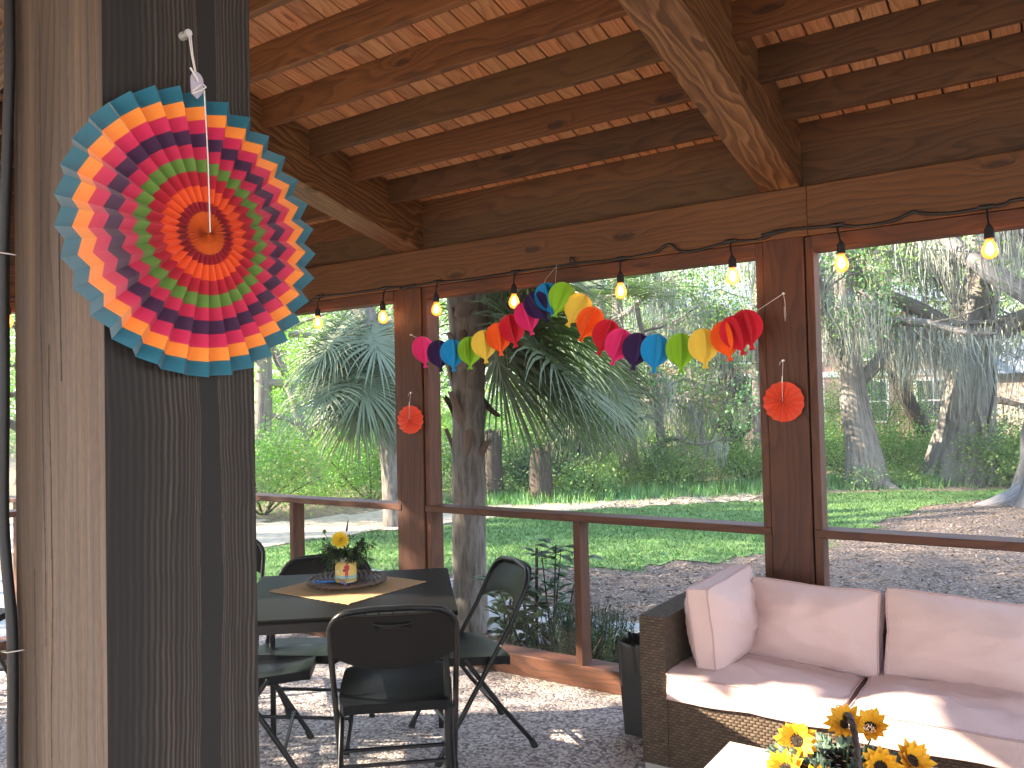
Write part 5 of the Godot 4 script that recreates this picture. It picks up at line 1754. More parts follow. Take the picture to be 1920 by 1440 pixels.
func build_plants() -> void:
	for k in 3: clumps.append(leaf_clump(100 + k, 84, 0.46, 0.074, 0.036))
	for k in 2: hanks.append(moss_hank(200 + k, 20, 1.15))
	for k in 3: M["boot"] = [tinted(M.palm_bark, Color(1.0, .9, .84)), tinted(M.palm_bark, Color(.75, .66, .6)), tinted(M.palm_bark, Color(1.0, .97, .95))]
	# fronds: 0-1 rising, 2-3 level, 4-5 drooping, 6-7 hanging, 8-9 dead and hanging
	var pitches := [0.9, 0.7, 0.2, 0.05, -0.55, -0.75, -1.15, -1.25, -1.35, -1.45]
	for k in 10: fronds.append(frond_mesh(pitches[k], 300 + k, 0.62 if k < 6 else 0.5, 0.86, 0.7 if k < 4 else 1.15))
	# sabal palm right outside the wall
	rng.seed = 41
	var fr := []
	for k in 34:
		var v: int = [0, 1, 2, 3, 0, 1, 4, 2, 3, 1, 5, 4][k % 12]
		var az := fmod(k * 2.399 + rng.randf_range(-.2, .2), TAU)
		if v >= 4: az = rng.randf_range(1.9, 3.7)
		fr.append([v, az, rng.randf_range(0.9, 1.12), 0.0 if v < 4 else rng.randf_range(0.3, 1.0)])
	for a in [[5, 1.95, 1.1, 1.0], [4, 2.3, 1.1, 1.25], [6, 2.1, 1.1, 0.9], [5, 2.7, 1.05, 1.05], [6, 3.0, 1.1, 0.9], [5, 2.35, 1.1, 1.15], [7, 2.5, 1.1, 0.95], [4, 1.8, 1.1, 1.1]]: fr.append(a)
	palm("rough trunked sabal palm just outside the rail, old leaf bases curling off its neck", Vector2(-3.72, -4.88), 3.7, 0.125, Vector2(0.12, 0.02), fr, 44, 42)
	# palm with the hanging skirt, left of the post
	fr = []
	rng.seed = 43
	for k in 40:
		var v: int = [4, 5, 6, 5, 6, 7, 6, 7, 8, 9][k % 10]
		fr.append([v, k * 2.399, rng.randf_range(0.95, 1.2), 0.0 if v < 4 else rng.randf_range(0.1, 1.0)])
	palm("leaning sabal palm with a long skirt of fronds behind the orange fan post", Vector2(-8.05, -8.85), 3.45, 0.165, Vector2(-0.4, 0.3), fr, 0, 44, 0.98)
	fr = []
	rng.seed = 45
	for k in 52:
		var v: int = [2, 3, 4, 5, 6, 7, 6, 7, 5, 8, 9][k % 11]
		fr.append([v, k * 2.399, rng.randf_range(1.0, 1.25), 0.0 if v < 4 else rng.randf_range(0.1, 1.35)])
	palm("slim pale sabal palm under a dark thatch of fronds at the edge of the lawn", Vector2(-7.86, -14.05), 4.0, 0.135, Vector2(0.08, 0.05), fr, 0, 46, 1.35)

	# ---- the oaks on the right
	oak("live_oak", "moss hung oak with a sunlit patch low on its trunk, right of the post", {"at": Vector2(-3.2, -16.6), "h": 6.4, "r": 0.30, "lean": Vector2(-0.45, 0.35), "seed": 3, "fork": 0.34, "limbs": 8, "reach": 3.6, "clumps": 110, "moss": 190, "floor": 3.0, "leaf": 0, "roots": 5, "dirs": [Vector3(1, .75, -.2), Vector3(-.6, .8, .4), Vector3(.8, .4, .6)], "bark": M.bark, "wig": 0.18, "drop": 1.2, "spread": 0.9}, "")
	oak("live_oak", "broad old oak with a vine on its split trunk, right of the brick house", {"at": Vector2(-1.78, -18.1), "h": 7.0, "r": 0.47, "lean": Vector2(0.7, 0.0), "seed": 5, "fork": 0.42, "limbs": 9, "reach": 4.6, "clumps": 130, "floor": 3.4, "moss": 260, "leaf": 0, "roots": 6, "flare": 0.75, "lump": 0.34, "dirs": [Vector3(-1, .55, .35), Vector3(.9, .5, .4), Vector3(-.9, .9, .1), Vector3(.3, .6, 1)], "spread": 0.9, "drop": 0.8}, "")
	oak("live_oak", "stout grey oak at the right edge, leaning over the mulch mound", {"at": Vector2(-0.14, -13.34), "h": 6.0, "r": 0.44, "lean": Vector2(0.12, -0.5), "seed": 7, "fork": 0.5, "limbs": 7, "reach": 4.2, "clumps": 80, "moss": 150, "leaf": 0, "roots": 6, "flare": 0.5, "lump": 0.3, "bark": M.bark_grey, "dirs": [Vector3(-.7, 1.0, -.5), Vector3(-.5, 1.1, .5), Vector3(1, .6, 0)], "floor": 2.2}, "")
	vine(Vector3(-1.78, 0, -18.1), 0.5)
	oak("leaning_tree", "dark leaning trunk crossing in front of the brick house", {"at": Vector2(-2.35, -20.5), "h": 5.2, "r": 0.20, "lean": Vector2(-2.1, 0.6), "seed": 11, "fork": 0.6, "limbs": 4, "reach": 2.2, "clumps": 50, "moss": 90, "leaf": 2, "bark": M.bark_dark, "flare": 0.3}, "")
	# ---- trees of the middle bay
	oak("cedar_tree", "dark dense cedar in front of the pink house", {"at": Vector2(-7.4, -20.8), "h": 4.2, "r": 0.36, "seed": 13, "fork": 0.25, "limbs": 10, "reach": 1.7, "clumps": 150, "moss": 90, "leaf": 2, "bark": M.bark_dark, "flare": 0.9, "roots": 6, "spread": 0.5, "ms": 0.8, "floor": 1.2}, "")
	oak("pine_trunk", "tall straight trunk beside the post, behind the red balloons", {"at": Vector2(-5.7, -17.9), "h": 9.0, "r": 0.16, "seed": 17, "fork": 0.55, "limbs": 6, "reach": 2.6, "clumps": 70, "floor": 3.0, "moss": 80, "leaf": 1, "bark": M.bark, "lean": Vector2(0.2, 0.0)}, "")
	oak("oak_tree", "mossy trunk rising behind the pale palm", {"at": Vector2(-8.4, -17.2), "h": 7.0, "r": 0.2, "seed": 19, "fork": 0.3, "limbs": 8, "reach": 2.8, "clumps": 60, "floor": 2.4, "moss": 110, "leaf": 1, "drop": 1.0, "lean": Vector2(-0.4, 0.3)}, "")
	oak("oak_tree", "grey trunk draped with moss under the blue balloon", {"at": Vector2(-7.0, -15.9), "h": 3.8, "r": 0.115, "seed": 23, "fork": 0.3, "limbs": 6, "reach": 1.9, "clumps": 26, "moss": 50, "leaf": 0, "ms": 0.7, "lean": Vector2(-0.25, 0.3), "spread": 0.5}, "")
	oak("crape_myrtle", "small white barked tree of several bare stems before the pink wall", {"at": Vector2(-6.45, -16.5), "h": 2.5, "r": 0.055, "seed": 29, "fork": 0.05, "limbs": 6, "reach": 2.4, "clumps": 24, "leaf": 1, "bark": M.bark_white, "dirs": [Vector3(-.35, 1, 0), Vector3(.4, 1, .1), Vector3(.1, 1, .5), Vector3(-.6, 1, .2)], "spread": 0.4}, "")
	stump("stump", "dark broken stump standing in the undergrowth left of the pale palm", Vector2(-7.75, -12.3), 0.85, 0.2, 3)
	stump("stump", "dark jagged trunk remnant just right of the rough palm trunk", Vector2(-8.7, -12.2), 1.1, 0.17, 4)
	# ---- left bay
	oak("oak_tree", "leaning sunlit branch tree in the bright left bay", {"at": Vector2(-12.6, -11.6), "h": 3.8, "r": 0.14, "seed": 31, "fork": 0.35, "limbs": 6, "reach": 2.6, "clumps": 70, "leaf": 3, "lean": Vector2(-1.0, 0.5), "spread": 0.6}, "")
	oak("oak_tree", "thin pale trunk high in the left bay", {"at": Vector2(-16.6, -14.2), "h": 8.0, "r": 0.13, "seed": 37, "fork": 0.4, "limbs": 7, "reach": 2.8, "clumps": 90, "leaf": 3, "bark": M.bark_white, "lean": Vector2(0.3, 0.2)}, "")
	oak("oak_tree", "thick trunk at the left edge of the left bay, beside the pillar", {"at": Vector2(-12.9, -10.35), "h": 6.0, "r": 0.21, "seed": 39, "fork": 0.45, "limbs": 7, "reach": 3.2, "clumps": 90, "leaf": 3, "lean": Vector2(0.35, 0.1)}, "")
	# ---- the wood behind: trees in two loose rows
	var gt := "trees of the wood beyond the lawn"
	var row := [[-10.2, -19.4, 8.5, .22, 1], [-12.2, -24.0, 10.0, .26, 0], [-16.6, -18.2, 9.0, .24, 3], [-19.0, -20.5, 10.0, .25, 3], [-15.6, -26.5, 11.0, .28, 1], [-20.8, -14.8, 9.0, .24, 3], [-23.5, -17.0, 10.0, .26, 3], [-2.6, -26.5, 10.0, .26, 1], [0.2, -23.5, 9.0, .25, 0], [1.2, -19.4, 8.0, .24, 0], [-22.0, -10.5, 9.0, .24, 3]]
	var row_said := ["yellow green tree just right of the pale palm", "mid green tree deep in the wood, far behind the pale palm", "pale sunlit tree behind the post with the small orange fan", "tallest pale tree deep behind the post with the small orange fan", "far yellow green tree just left of the pale palm", "pale sunlit tree half behind the big pillar", "farther pale tree behind the big pillar", "yellow green tree behind the broad oak with the vine", "mid green tree behind the stout grey oak", "nearer mid green tree beyond the right edge of the opening", "pale tree left of the big pillar"]
	for k in row.size():
		var q: Array = row[k]
		oak("woodland_tree", row_said[k], {"at": Vector2(q[0], q[1]), "h": q[2] * (0.62 if q[4] == 3 else 0.9), "r": q[3], "seed": 60 + k, "fork": 0.22, "limbs": 9, "reach": 3.2, "clumps": (80 if q[4] == 3 else 90), "moss": (0 if q[4] == 3 else 46), "leaf": q[4], "cs": 1.2, "spread": 0.9, "drop": 0.9, "bark": [M.bark, M.bark_dark, M.bark_grey][k % 3], "floor": (1.6 if q[4] == 3 else 3.0)}, gt)
	# far mass
	rng.seed = 500
	var xf := []
	for k in 3000:
		var a := rng.randf_range(-1.75, 0.35)
		var d := rng.randf_range(40.0, 62.0)
		xf.append(Transform3D(Basis.from_euler(rv(PI)).scaled(Vector3.ONE * rng.randf_range(2.2, 4.4)), Vector3(sin(a) * d, 0.4 + pow(rng.randf(), 1.3) * 9.0, -cos(a) * d)))
	scatter("distant_wood", clumps[0], M.leaf[3], xf, null, shade_cols(xf.size(), .5, 1.2))
	# ---- undergrowth
	rng.seed = 600
	var shr := [[-9.6, -12.9, 1.6, 1.0, 1.4, 0], [-8.6, -13.6, 1.3, 0.8, 1.2, 2], [-10.6, -11.0, 1.8, 1.2, 1.6, 1], [-6.4, -15.0, 1.2, 0.7, 1.0, 0], [-5.4, -16.6, 1.4, 0.7, 1.2, 1], [-9.3, -16.4, 2.4, 1.5, 2.0, 1], [-11.4, -13.6, 2.4, 1.7, 2.0, 3], [-13.4, -13.4, 2.6, 1.6, 2.2, 3], [-11.0, -8.9, 2.2, 1.2, 1.8, 3], [-3.9, -18.4, 1.8, 0.9, 1.4, 1], [-2.9, -19.4, 1.8, 0.9, 1.6, 1], [-0.7, -17.8, 2.2, 1.0, 1.6, 0], [-8.0, -18.6, 2.2, 1.1, 1.8, 1], [-4.9, -20.6, 2.0, 1.0, 1.6, 3], [-2.2, -22.0, 1.8, 1.1, 1.4, 2], [-15.8, -12.2, 3.0, 2.4, 2.6, 3], [-10.0, -14.9, 2.2, 1.5, 1.8, 1], [-7.3, -13.2, 0.9, 0.45, 0.9, 0], [-4.4, -23.6, 2.6, 2.6, 2.0, 1]]
	var shr_said := ["mid green shrub by the jagged trunk remnant", "dark green shrub behind the broken stump", "bright green shrub at the foot of the leaning palm", "small mid green shrub before the white barked tree", "bright green shrub left of the post with the orange fan", "large bright green shrub behind the pale palm trunk", "pale sunlit shrub just left of the rough palm trunk", "pale sunlit shrub behind the leaning palm", "pale sunlit shrub nearest the pillar in the left bay", "bright green shrub behind the sun patched oak", "bright green shrub between the two oaks on the right", "mid green shrub left of the stout grey oak", "bright green shrub before the brick wall, left of the cedar", "pale shrub beside the iron fence", "dark shrub behind the broad oak", "tallest pale shrub at the back of the left bay", "bright green shrub right of the rough palm trunk", "lowest green shrub at the foot of the pale palm", "tall bright shrub hiding part of the brick house"]
	for k in shr.size():
		var q: Array = shr[k]
		shrub("shrub", shr_said[k], Vector2(q[0], q[1]), Vector3(q[2], q[3], q[4]), int(46 * q[2]), q[5], 620 + k, "shrubs at the edge of the wood", 0.9)
	var under := [[], []]
	for k in 3000:
		var t := rng.randf()
		var x := rng.randf_range(-16.0, 3.5)
		var depth := rng.randf_range(0.0, 9.0)
		# behind the far edge of the lawn
		var edge := -15.4 - (x + 4.0) * 0.55 if x > -9.0 else -10.6 + (x + 9.0) * -0.35
		if x > -9.0 and x < -4.0: edge = -10.9 - (x + 9.0) * 0.95
		var z := edge - depth
		if gnoise.get_noise_2d(x * 6.0, z * 6.0) < -0.12 + 0.3 * float(t < 0.3): continue
		under[k % 2].append(Transform3D(Basis.from_euler(Vector3(rng.randf() * .5, rng.randf() * TAU, 0)).scaled(Vector3(1.0, 0.75, 1.0) * rng.randf_range(0.45, 0.95)), Vector3(x, gy(x, z) + rng.randf_range(0.05, 0.36), z)))
	scatter("undergrowth", clumps[0], M.leaf[3], under[0], null, shade_cols(under[0].size()))
	scatter("undergrowth", clumps[2], M.leaf[3], under[1], null, shade_cols(under[1].size(), .5, 1.1))
	build_garden()
	build_grass()

func vine(at: Vector3, r: float) -> void:
	rng.seed = 12
	var o := thing("climbing_vine", "bare woody vine climbing the split trunk of the broad oak", "vine", Vector3(at.x, gy(at.x, at.z), at.z))
	for s in 2:
		var pts := []
		for i in 16:
			var h := i * 0.24
			var a := 1.15 + 0.22 * sin(i * 0.7 + s * 2.0) + s * 0.35
			var rr := r * (1.0 - 0.09 * h) * (1.0 + 0.75 * exp(-h / 0.75)) + 0.03
			pts.append(Vector3(sin(a - .55) * rr + 0.7 * h / 7.0, h, cos(a - .55) * rr))
		var g := Geo.new()
		g.tube(pts, 0.04 - 0.014 * s, 7, 1.0, 1.0)
		put("vine_stem", g, M.bark_white if s == 0 else M.bark_dark, o)

func stump(called: String, label: String, at: Vector2, h: float, r: float, sd: int) -> void:
	rng.seed = sd
	var o := thing(called, label, "stump", Vector3(at.x, gy(at.x, at.y) - 0.03, at.y))
	var wob := FastNoiseLite.new(); wob.seed = sd; wob.frequency = 2.4
	var g := Geo.new()
	g.tube([Vector3(0, 0, 0), Vector3(0.01, h * .3, 0), Vector3(0.0, h * .7, 0.02), Vector3(0.02, h, 0.02)], [r * 1.2, r, r * .95, r * .9], 14, 1, .5, true, wob, .3)
	put("trunk", g, M.bark_dark, o)
	for k in 9:
		var a := TAU * k / 9.0
		var sg := Geo.new()
		var p: Vector3 = Vector3(cos(a), 0, sin(a)) * r * 0.75 + Vector3(0.02, h - 0.05, 0.02)
		sg.beam(p, p + Vector3(rng.randf_range(-.02, .02), rng.randf_range(0.08, 0.26), 0), r * 0.5, r * 0.2, Vector3(cos(a), 0, sin(a)), 0.003)
		put("splinter", sg, M.bark_dark, o)

func build_garden() -> void:
	# the leafy plants between the rail and the path
	rng.seed = 700
	var spots := [[-3.05, -4.6, 0.62, "tall leafy plant outside the rail beside the folding chair"], [-2.86, -4.66, 0.78, "tallest leafy plant outside the rail, its top leaves broad"], [-3.22, -4.62, 0.5, "low leafy plant at the foot of the rough palm"]]
	for q in spots:
		var o := thing("leafy_plant", q[3], "plant", Vector3(q[0], GY, q[1]), 0.0, "leafy garden plants outside the rail")
		for s in 4:
			var lean := rv(0.16)
			var hh: float = q[2] * rng.randf_range(0.7, 1.05)
			var pts := [Vector3(rng.randf_range(-.06, .06), 0, rng.randf_range(-.06, .06))]
			for i in 4: pts.append(pts[0] + Vector3(lean.x * (i + 1) / 4.0, hh * (i + 1) / 4.0, lean.z * (i + 1) / 4.0))
			var sg := Geo.new()
			sg.tube(pts, [0.008, 0.007, 0.006, 0.005, 0.003], 6)
			put("stem", sg, M.bark_dark, o)
			for i in 15:
				var t := rng.randf_range(0.25, 1.0)
				var p: Vector3 = pts[0].lerp(pts[4], t)
				var a := i * 2.4 + rng.randf()
				var d := Vector3(cos(a), rng.randf_range(-0.1, 0.7), sin(a)).normalized()
				var lg := Geo.new()
				lg.tube([p, p + d * 0.05], 0.002, 4)
				leaf(lg, p + d * 0.04, d, Vector3.UP, rng.randf_range(0.11, 0.19), rng.randf_range(0.06, 0.095), 0.2)
				put("leaf", lg, M.plant[i % 3], o)
	var o := shrub("rosemary_shrub", "dark spiky low shrub outside the rail beside the middle baluster", Vector2(-2.5, -4.42), Vector3(0.6, 0.4, 0.3), 0, 2, 31)
	var gsp := Geo.new()
	for k in 240:
		var p := Vector3(rng.randfn() * 0.17, 0, rng.randfn() * 0.09)
		var d := Vector3(p.x * 1.5 + rng.randf_range(-.25, .25), 1.0, p.z * 1.5 + rng.randf_range(-.25, .25)).normalized()
		var h := rng.randf_range(0.3, 0.52) * (1.0 - p.length())
		gsp.tube([p, p + d * h], [0.003, 0.0015], 3, 1, 1, false)
		for i in 26:
			var t := rng.randf_range(0.2, 1.0)
			leaf(gsp, p + d * h * t, (d * 0.5 + rv(0.8)).normalized(), Vector3.UP, 0.035, 0.008)
	var sp := put("spiky_foliage", gsp, M.plant[2], o)
	sp.set_meta("kind", "stuff")
	for q in [[-2.98, -4.62, 0.72, 0.012, 0.02, "thin dark garden stake beside the tallest leafy plant"], [-2.62, -4.70, 0.62, 0.009, -0.02, "thin brown garden stake behind the spiky shrub"], [-3.66, -4.28, 0.92, 0.018, -0.16, "forked grey garden pole left of the rough palm"], [-3.78, -4.34, 0.72, 0.022, 0.0, "short thick grey garden pole left of the rough palm"]]:
		var st := thing("garden_stake", q[5], "stake", Vector3(q[0], GY, q[1]), 0.0, "stakes in the planting bed")
		var g := Geo.new()
		g.tube([Vector3(0, -0.05, 0), Vector3(q[4] * .5, q[2] * .5, 0), Vector3(q[4], q[2], 0)], [q[3], q[3] * .95, q[3] * .85], 8)
		put("pole", g, M.bark_dark, st)
	# grey stone block beside the path
	var bl := Geo.new()
	bl.beam(Vector3(-2.42, -0.08, -5.33), Vector3(-2.1, -0.07, -5.42), 0.2, 0.2, Vector3.UP, 0.02)
	tag(put("stone_block", bl, M.concrete), "grey stone block at the end of the path behind the bin", "block")
	# fallen sticks on the mulch
	for q in [[Vector3(-0.75, 0.0, -6.45), Vector3(-0.42, 0.03, -6.6), 0.018, "pale split stick lying on the mulch behind the sofa"], [Vector3(-2.55, 0, -5.95), Vector3(-2.3, 0.01, -6.1), 0.01, "thin pale twig on the mulch by the baluster"], [Vector3(-2.2, 0, -6.5), Vector3(-2.02, 0.0, -6.52), 0.014, "short dark twig on the mulch right of the baluster"]]:
		var g := Geo.new()
		var a: Vector3 = q[0] + Vector3(0, gy(q[0].x, q[0].z) + 0.03, 0)
		var b: Vector3 = q[1] + Vector3(0, gy(q[1].x, q[1].z) + 0.03, 0)
		g.tube([a, a.lerp(b, .5) + Vector3(0, .012, .01), b], [q[2], q[2] * .8, q[2] * .4], 6)
		tag(put("stick", g, M.bark_white if q[3].begins_with("pale") or q[3].begins_with("thin") else M.bark_dark), q[3], "stick")

func build_grass() -> void:
	# blades on the lawn
	rng.seed = 800
	var g := Geo.new()
	for k in 9:
		var p := Vector3(rng.randf_range(-.06, .06), 0, rng.randf_range(-.06, .06))
		var a := rng.randf() * TAU
		var side := Vector3(cos(a), 0, sin(a)) * 0.0032
		var tip := p + Vector3(rng.randf_range(-.03, .03), rng.randf_range(.015, .035), rng.randf_range(-.03, .03))
		var i := g.vert(p - side, Vector2.ZERO, Vector3.UP); g.vert(p + side, Vector2.ZERO, Vector3.UP); g.vert(tip, Vector2.ZERO, Vector3.UP)
		g.tri(i, i + 1, i + 2)
	var tuft := g.mesh()
	var xf := []
	var lo := Vector2(-9.6, -17.2)
	var hi := Vector2(0.6, -4.6)
	while xf.size() < 24000:
		var p := Vector2(rng.randf_range(lo.x, hi.x), rng.randf_range(lo.y, hi.y))
		if rng.randf() < 0.35 and p.y < -11.0: continue
		var w := Vector2(gnoise.get_noise_2d(p.x * 14.0, p.y * 14.0), gnoise.get_noise_2d(p.x * 14.0 + 90.0, p.y * 14.0)) * 0.5 + Vector2(rng.randfn(), rng.randfn()) * 0.07
		if not Geometry2D.is_point_in_polygon(p + w, lawn_poly): continue
		xf.append(Transform3D(Basis(Vector3.UP, rng.randf() * TAU).scaled(Vector3.ONE * rng.randf_range(0.7, 1.3)), Vector3(p.x, gy(p.x, p.y) + 0.02, p.y)))
	scatter("lawn_grass", tuft, M.grass, xf, null, shade_cols(xf.size(), .65, 1.3, .2))
	# taller grass along the wood's edge
	var tall := []
	for k in 2600:
		var t := rng.randf()
		var p := Vector2(-8.6, -11.4).lerp(Vector2(-4.0, -16.0), t) if rng.randf() < 0.6 else Vector2(-4.4, -15.9).lerp(Vector2(-2.0, -17.6), t)
		p += Vector2(rng.randfn() * 0.35, rng.randfn() * 0.35 - 0.2)
		tall.append(Transform3D(Basis(Vector3.UP, rng.randf() * TAU).scaled(Vector3(2.2, rng.randf_range(4.0, 9.0), 2.2)), Vector3(p.x, gy(p.x, p.y), p.y)))
	scatter("tall_grass", tuft, M.grass, tall, null, shade_cols(tall.size(), .8, 1.7, .2))
	# bark chips and straw on the mulch
	var chips := []
	var cm := []
	for q in [[0.045, 0.014, 0.006], [0.03, 0.02, 0.005], [0.11, 0.004, 0.003]]:
		var c := Geo.new()
		c.beam(Vector3(-q[0] / 2, 0, 0), Vector3(q[0] / 2, q[2] * .6, 0), q[1], q[2], Vector3.UP, q[2] * .2)
		cm.append(c.mesh()); chips.append([])
	for k in 26000:
		var p := Vector2(rng.randf_range(-6.4, 4.0), -4.1 - pow(rng.randf(), 1.5) * 10.5)
		var ok := Geometry2D.is_point_in_polygon(p, lawn_poly) or Geometry2D.is_point_in_polygon(p, path_poly)
		if ok: continue
		var s := rng.randf_range(0.5, 1.3)
		chips[[0, 1, 2, 0, 1, 2, 2][k % 7]].append(Transform3D(Basis.from_euler(Vector3(rng.randfn() * .3, rng.randf() * TAU, rng.randfn() * .3)).scaled(Vector3.ONE * s), Vector3(p.x, gy(p.x, p.y) + 0.02, p.y)))
	var ml := mat(lin(.145, .112, .088), .9)
	ml.vertex_color_use_as_albedo = true
	for k in 3: scatter("mulch_chips", cm[k], ml, chips[k], null, shade_cols(chips[k].size(), .35, 1.9, .08))

# ------------------------------------------------------------------ houses behind the wood
func build_houses() -> void:
	var br := ground_mat(256, noise_img(71, 256, .05), noise_img(72, 256, .3, FastNoiseLite.TYPE_SIMPLEX, 2), [Color(.40, .22, .165), Color(.5, .29, .22), Color(.58, .36, .28)], .8, .5, .5, 1.0)
	var wh := mat(lin(.75, .74, .7), .6)
	var gl := mat(lin(.03, .04, .05), .08)
	var rf := mat(lin(.16, .18, .22), .8)
	var h := thing("brick_house", "pink brick house with white trimmed windows seen through the trees", "house", Vector3(-9.6, 0, -34.6), deg_to_rad(24.0))
	var g := Geo.new()
	g.box(Vector3(-5.6, -0.3, -4.0), Vector3(5.6, 4.9, 4.0))
	put("wall", g, br, h)
	var r := Geo.new()
	var e := [Vector3(-6.1, 4.92, 4.5), Vector3(6.1, 4.92, 4.5), Vector3(6.1, 4.92, -4.5), Vector3(-6.1, 4.92, -4.5)]
	var a := Vector3(-2.6, 6.6, 0)
	var b := Vector3(2.6, 6.6, 0)
	r.quad(e[0], e[1], b, a, Vector3(0, 1, 1)); r.quad(e[2], e[3], a, b, Vector3(0, 1, -1))
	r.trif(e[1], e[2], b, Vector3(1, 1, 0)); r.trif(e[3], e[0], a, Vector3(-1, 1, 0))
	r.quad(e[0], e[1], e[2], e[3], Vector3.DOWN)
	put("roof", r, rf, h)
	var ev := Geo.new()
	ev.box(Vector3(-5.9, 4.62, 4.003), Vector3(5.9, 4.9, 4.35))
	ev.box(Vector3(5.603, 4.62, -4.3), Vector3(5.9, 4.9, 4.0))
	put("eave", ev, wh, h)
	var bl := Geo.new()
	bl.box(Vector3(-5.62, 2.35, 4.003), Vector3(5.62, 2.55, 4.03))
	put("string_course", bl, wh, h)
	for wy in [0.75, 3.0]:
		for wx in [-4.3, -2.2, 0.0, 2.2, 4.3]:
			var f := Geo.new()
			f.box(Vector3(wx - 0.62, wy - 0.08, 4.004), Vector3(wx + 0.62, wy + 1.5, 4.07))
			var fo := put("window", f, wh, h)
			var p := Geo.new()
			for i in 2:
				for j in 2: p.box(Vector3(wx - 0.52 + 0.54 * i, wy + 0.72 * j, 4.072), Vector3(wx - 0.02 + 0.54 * i, wy + 0.66 + 0.72 * j, 4.08))
			put("pane", p, gl, fo)
	var h2 := thing("outbuilding", "low building with a grey roof at the far right behind the mossy oaks", "house", Vector3(2.6, 0, -31.0), deg_to_rad(-8.0))
	g = Geo.new()
	g.box(Vector3(-4.5, -0.3, -2.5), Vector3(4.5, 2.2, 2.5))
	put("wall", g, mat(lin(.3, .24, .2), .9), h2)
	r = Geo.new()
	e = [Vector3(-4.9, 2.2, 2.9), Vector3(4.9, 2.2, 2.9), Vector3(4.9, 2.2, -2.9), Vector3(-4.9, 2.2, -2.9)]
	a = Vector3(-2.2, 4.2, 0); b = Vector3(4.9, 4.2, 0)
	r.quad(e[0], e[1], b, a, Vector3(0, 1, 1)); r.quad(e[2], e[3], a, b, Vector3(0, 1, -1)); r.trif(e[3], e[0], a, Vector3(-1, 1, 0)); r.trif(e[1], e[2], b, Vector3.RIGHT)
	put("roof", r, rf, h2)
	# iron fence
	var fn := thing("iron_fence", "thin black iron fence before the brick house", "fence", Vector3(-4.6, 0, -28.4), deg_to_rad(24.0))
	var fr := Geo.new()
	for y in [0.25, 1.15]: fr.box(Vector3(-6.5, y, -0.02), Vector3(6.5, y + 0.04, 0.02))
	put("fence_rail", fr, M.black_metal, fn)
	var pk := Geo.new()
	for i in 88: pk.box(Vector3(-6.5 + i * 0.15, 0, -0.011), Vector3(-6.478 + i * 0.15, 1.3, 0.011))
	put("pickets", pk, M.black_metal, fn).set_meta("kind", "stuff")
	# stair rail outside the left wall
	var sr := thing("stair_railing", "brown wooden railing outside, left of the big pillar", "railing", Vector3(-8.6, 0, -3.55))
	for k in 3:
		var p := Geo.new()
		p.beam(Vector3(-1.0 + k, GY, 0), Vector3(-1.0 + k, 0.78, 0), 0.09, 0.09, Vector3.BACK, .006)
		put("newel", p, M.rail, sr)
	var hr := Geo.new()
	hr.beam(Vector3(-1.1, 0.8, 0), Vector3(1.1, 0.8, 0), 0.13, 0.04, Vector3.UP, .006)
	put("handrail", hr, M.rail, sr)

func build_shade_trees() -> void:
	# unseen trees placed left of the picture to shade lawn and grey oak
	var gs := "oaks left of the lawn that shade it"
	var q := [[-6.9, 10.5, 9.0, 2.4, 1.5, 300, 0.6], [-11.2, 22.0, 18.5, 14.0, 2.0, 300, 0.7], [-10.7, 12.5, 9.0, 4.6, 0.4, 90, 0.3], [-12.9, 14.5, 9.5, 4.6, 0.4, 90, 0.3]]
	var said := ["nearest live oak left of the lawn, outside the view", "tallest slender tree, added outside the view to shade the grey oak", "farther live oak left of the lawn, outside the view", "thin live oak streaking the lawn with shade, outside the view"]
	for k in q.size():
		var p: Vector2 = Vector2(0.56, 0.83) * q[k][0] + Vector2(-0.83, 0.56) * q[k][1]
		oak("shade_oak", said[k], {"at": p, "h": q[k][2], "r": 0.3, "seed": 900 + k, "fork": 0.3 if k != 1 else 0.75, "limbs": 9, "reach": q[k][4] * 1.3, "clumps": q[k][5], "leaf": 0, "cs": 1.7, "spread": q[k][6], "floor": q[k][3]}, gs)
	shrub("added_shade_shrub", "tall unseen shrub added outside the left wall to shade the floor", Vector2(-6.5, 0.15), Vector3(1.0, 2.5, 1.2), 150, 0, 77, "", 1.1, 0.0)  # added out of view to keep the sun off part of the floor

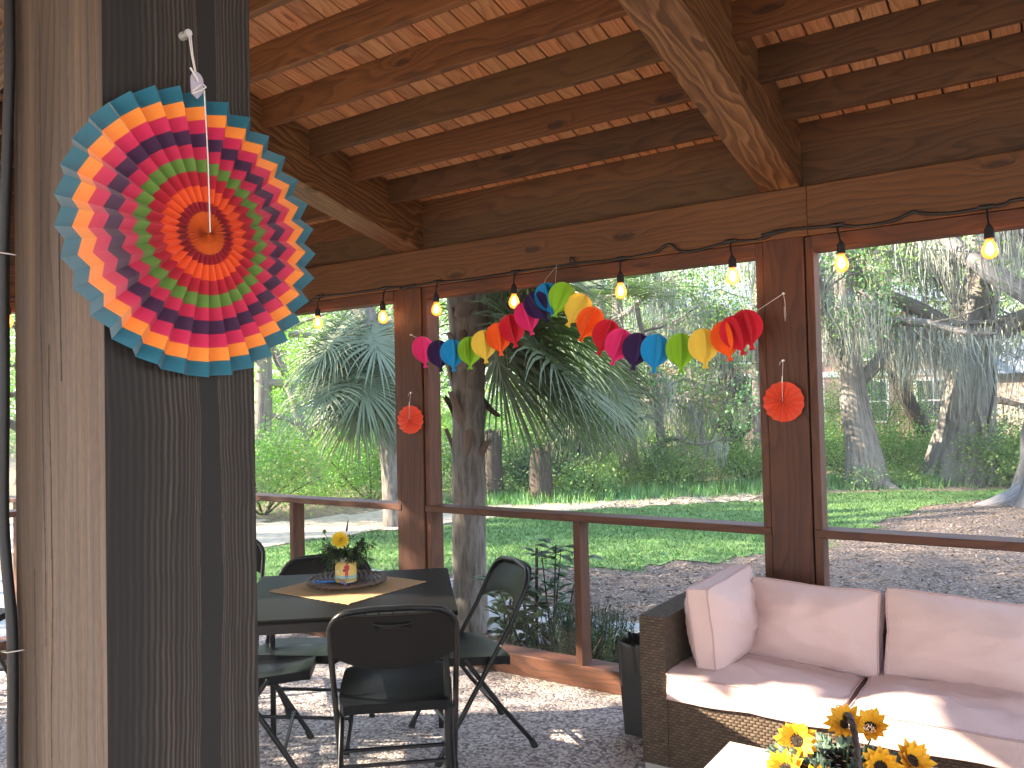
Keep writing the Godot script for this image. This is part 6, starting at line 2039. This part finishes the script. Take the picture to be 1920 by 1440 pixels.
const BULB := 0.003
func _ready() -> void:
	# camera
	var cam := Camera3D.new()
	cam.fov = 50.0
	cam.near = 0.05
	cam.far = 900.0
	cam.position = Vector3(0, 1.5, 0)
	cam.rotation_order = EULER_ORDER_YXZ
	cam.rotation = Vector3(deg_to_rad(1.67), deg_to_rad(34.09), deg_to_rad(-1.32))
	cam.name = "camera"
	add_child(cam)
	cam.current = true
	# sky, exposure
	var sky := ProceduralSkyMaterial.new()
	sky.sky_top_color = Color(0.62, 0.71, 0.85)
	sky.sky_horizon_color = Color(0.91, 0.93, 0.95)
	sky.sky_curve = 0.2
	sky.ground_bottom_color = Color(0.2, 0.2, 0.16)
	sky.ground_horizon_color = Color(0.6, 0.62, 0.6)
	var env := Environment.new()
	env.background_mode = Environment.BG_SKY
	env.sky = Sky.new()
	env.sky.sky_material = sky
	env.background_energy_multiplier = 0.85
	env.tonemap_mode = Environment.TONE_MAPPER_LINEAR
	env.tonemap_exposure = 7.4
	env.fog_enabled = true
	env.fog_density = 0.0022
	env.fog_light_color = Color(0.93, 0.95, 0.9)
	env.sdfgi_enabled = true
	env.ssao_enabled = true
	env.ssil_enabled = true
	var we := WorldEnvironment.new()
	we.environment = env
	we.name = "world"
	add_child(we)
	# sun: low, from the left
	var sun := DirectionalLight3D.new()
	sun.name = "sun"
	sun.light_energy = 1.6
	sun.light_color = Color(1.0, 0.93, 0.82)
	sun.light_angular_distance = 0.5
	sun.shadow_enabled = true
	add_child(sun)
	var el := deg_to_rad(25.5)
	var to_sun := Vector3(-0.83 * cos(el), sin(el), 0.56 * cos(el))
	sun.look_at_from_position(to_sun * 50.0, Vector3.ZERO, Vector3.UP)
	rng.seed = 1
	make_materials()
	M.bark_white = tinted(M.palm_bark, Color(1.0, 1.0, 1.0))
	M.plant = [mat(lin(.035, .075, .03), .45), mat(lin(.06, .115, .04), .45), mat(lin(.025, .04, .022), .6)]
	for m in M.plant:
		m.backlight_enabled = true
		m.backlight = Color(.15, .3, .08)
	furniture_materials()
	build_ground()
	rng.seed = 2
	build_pavilion()
	build_houses()
	build_plants()
	build_shade_trees()
	rng.seed = 3
	build_dining()
	build_sofa()
	build_lights()
	build_fans()
	build_garland()
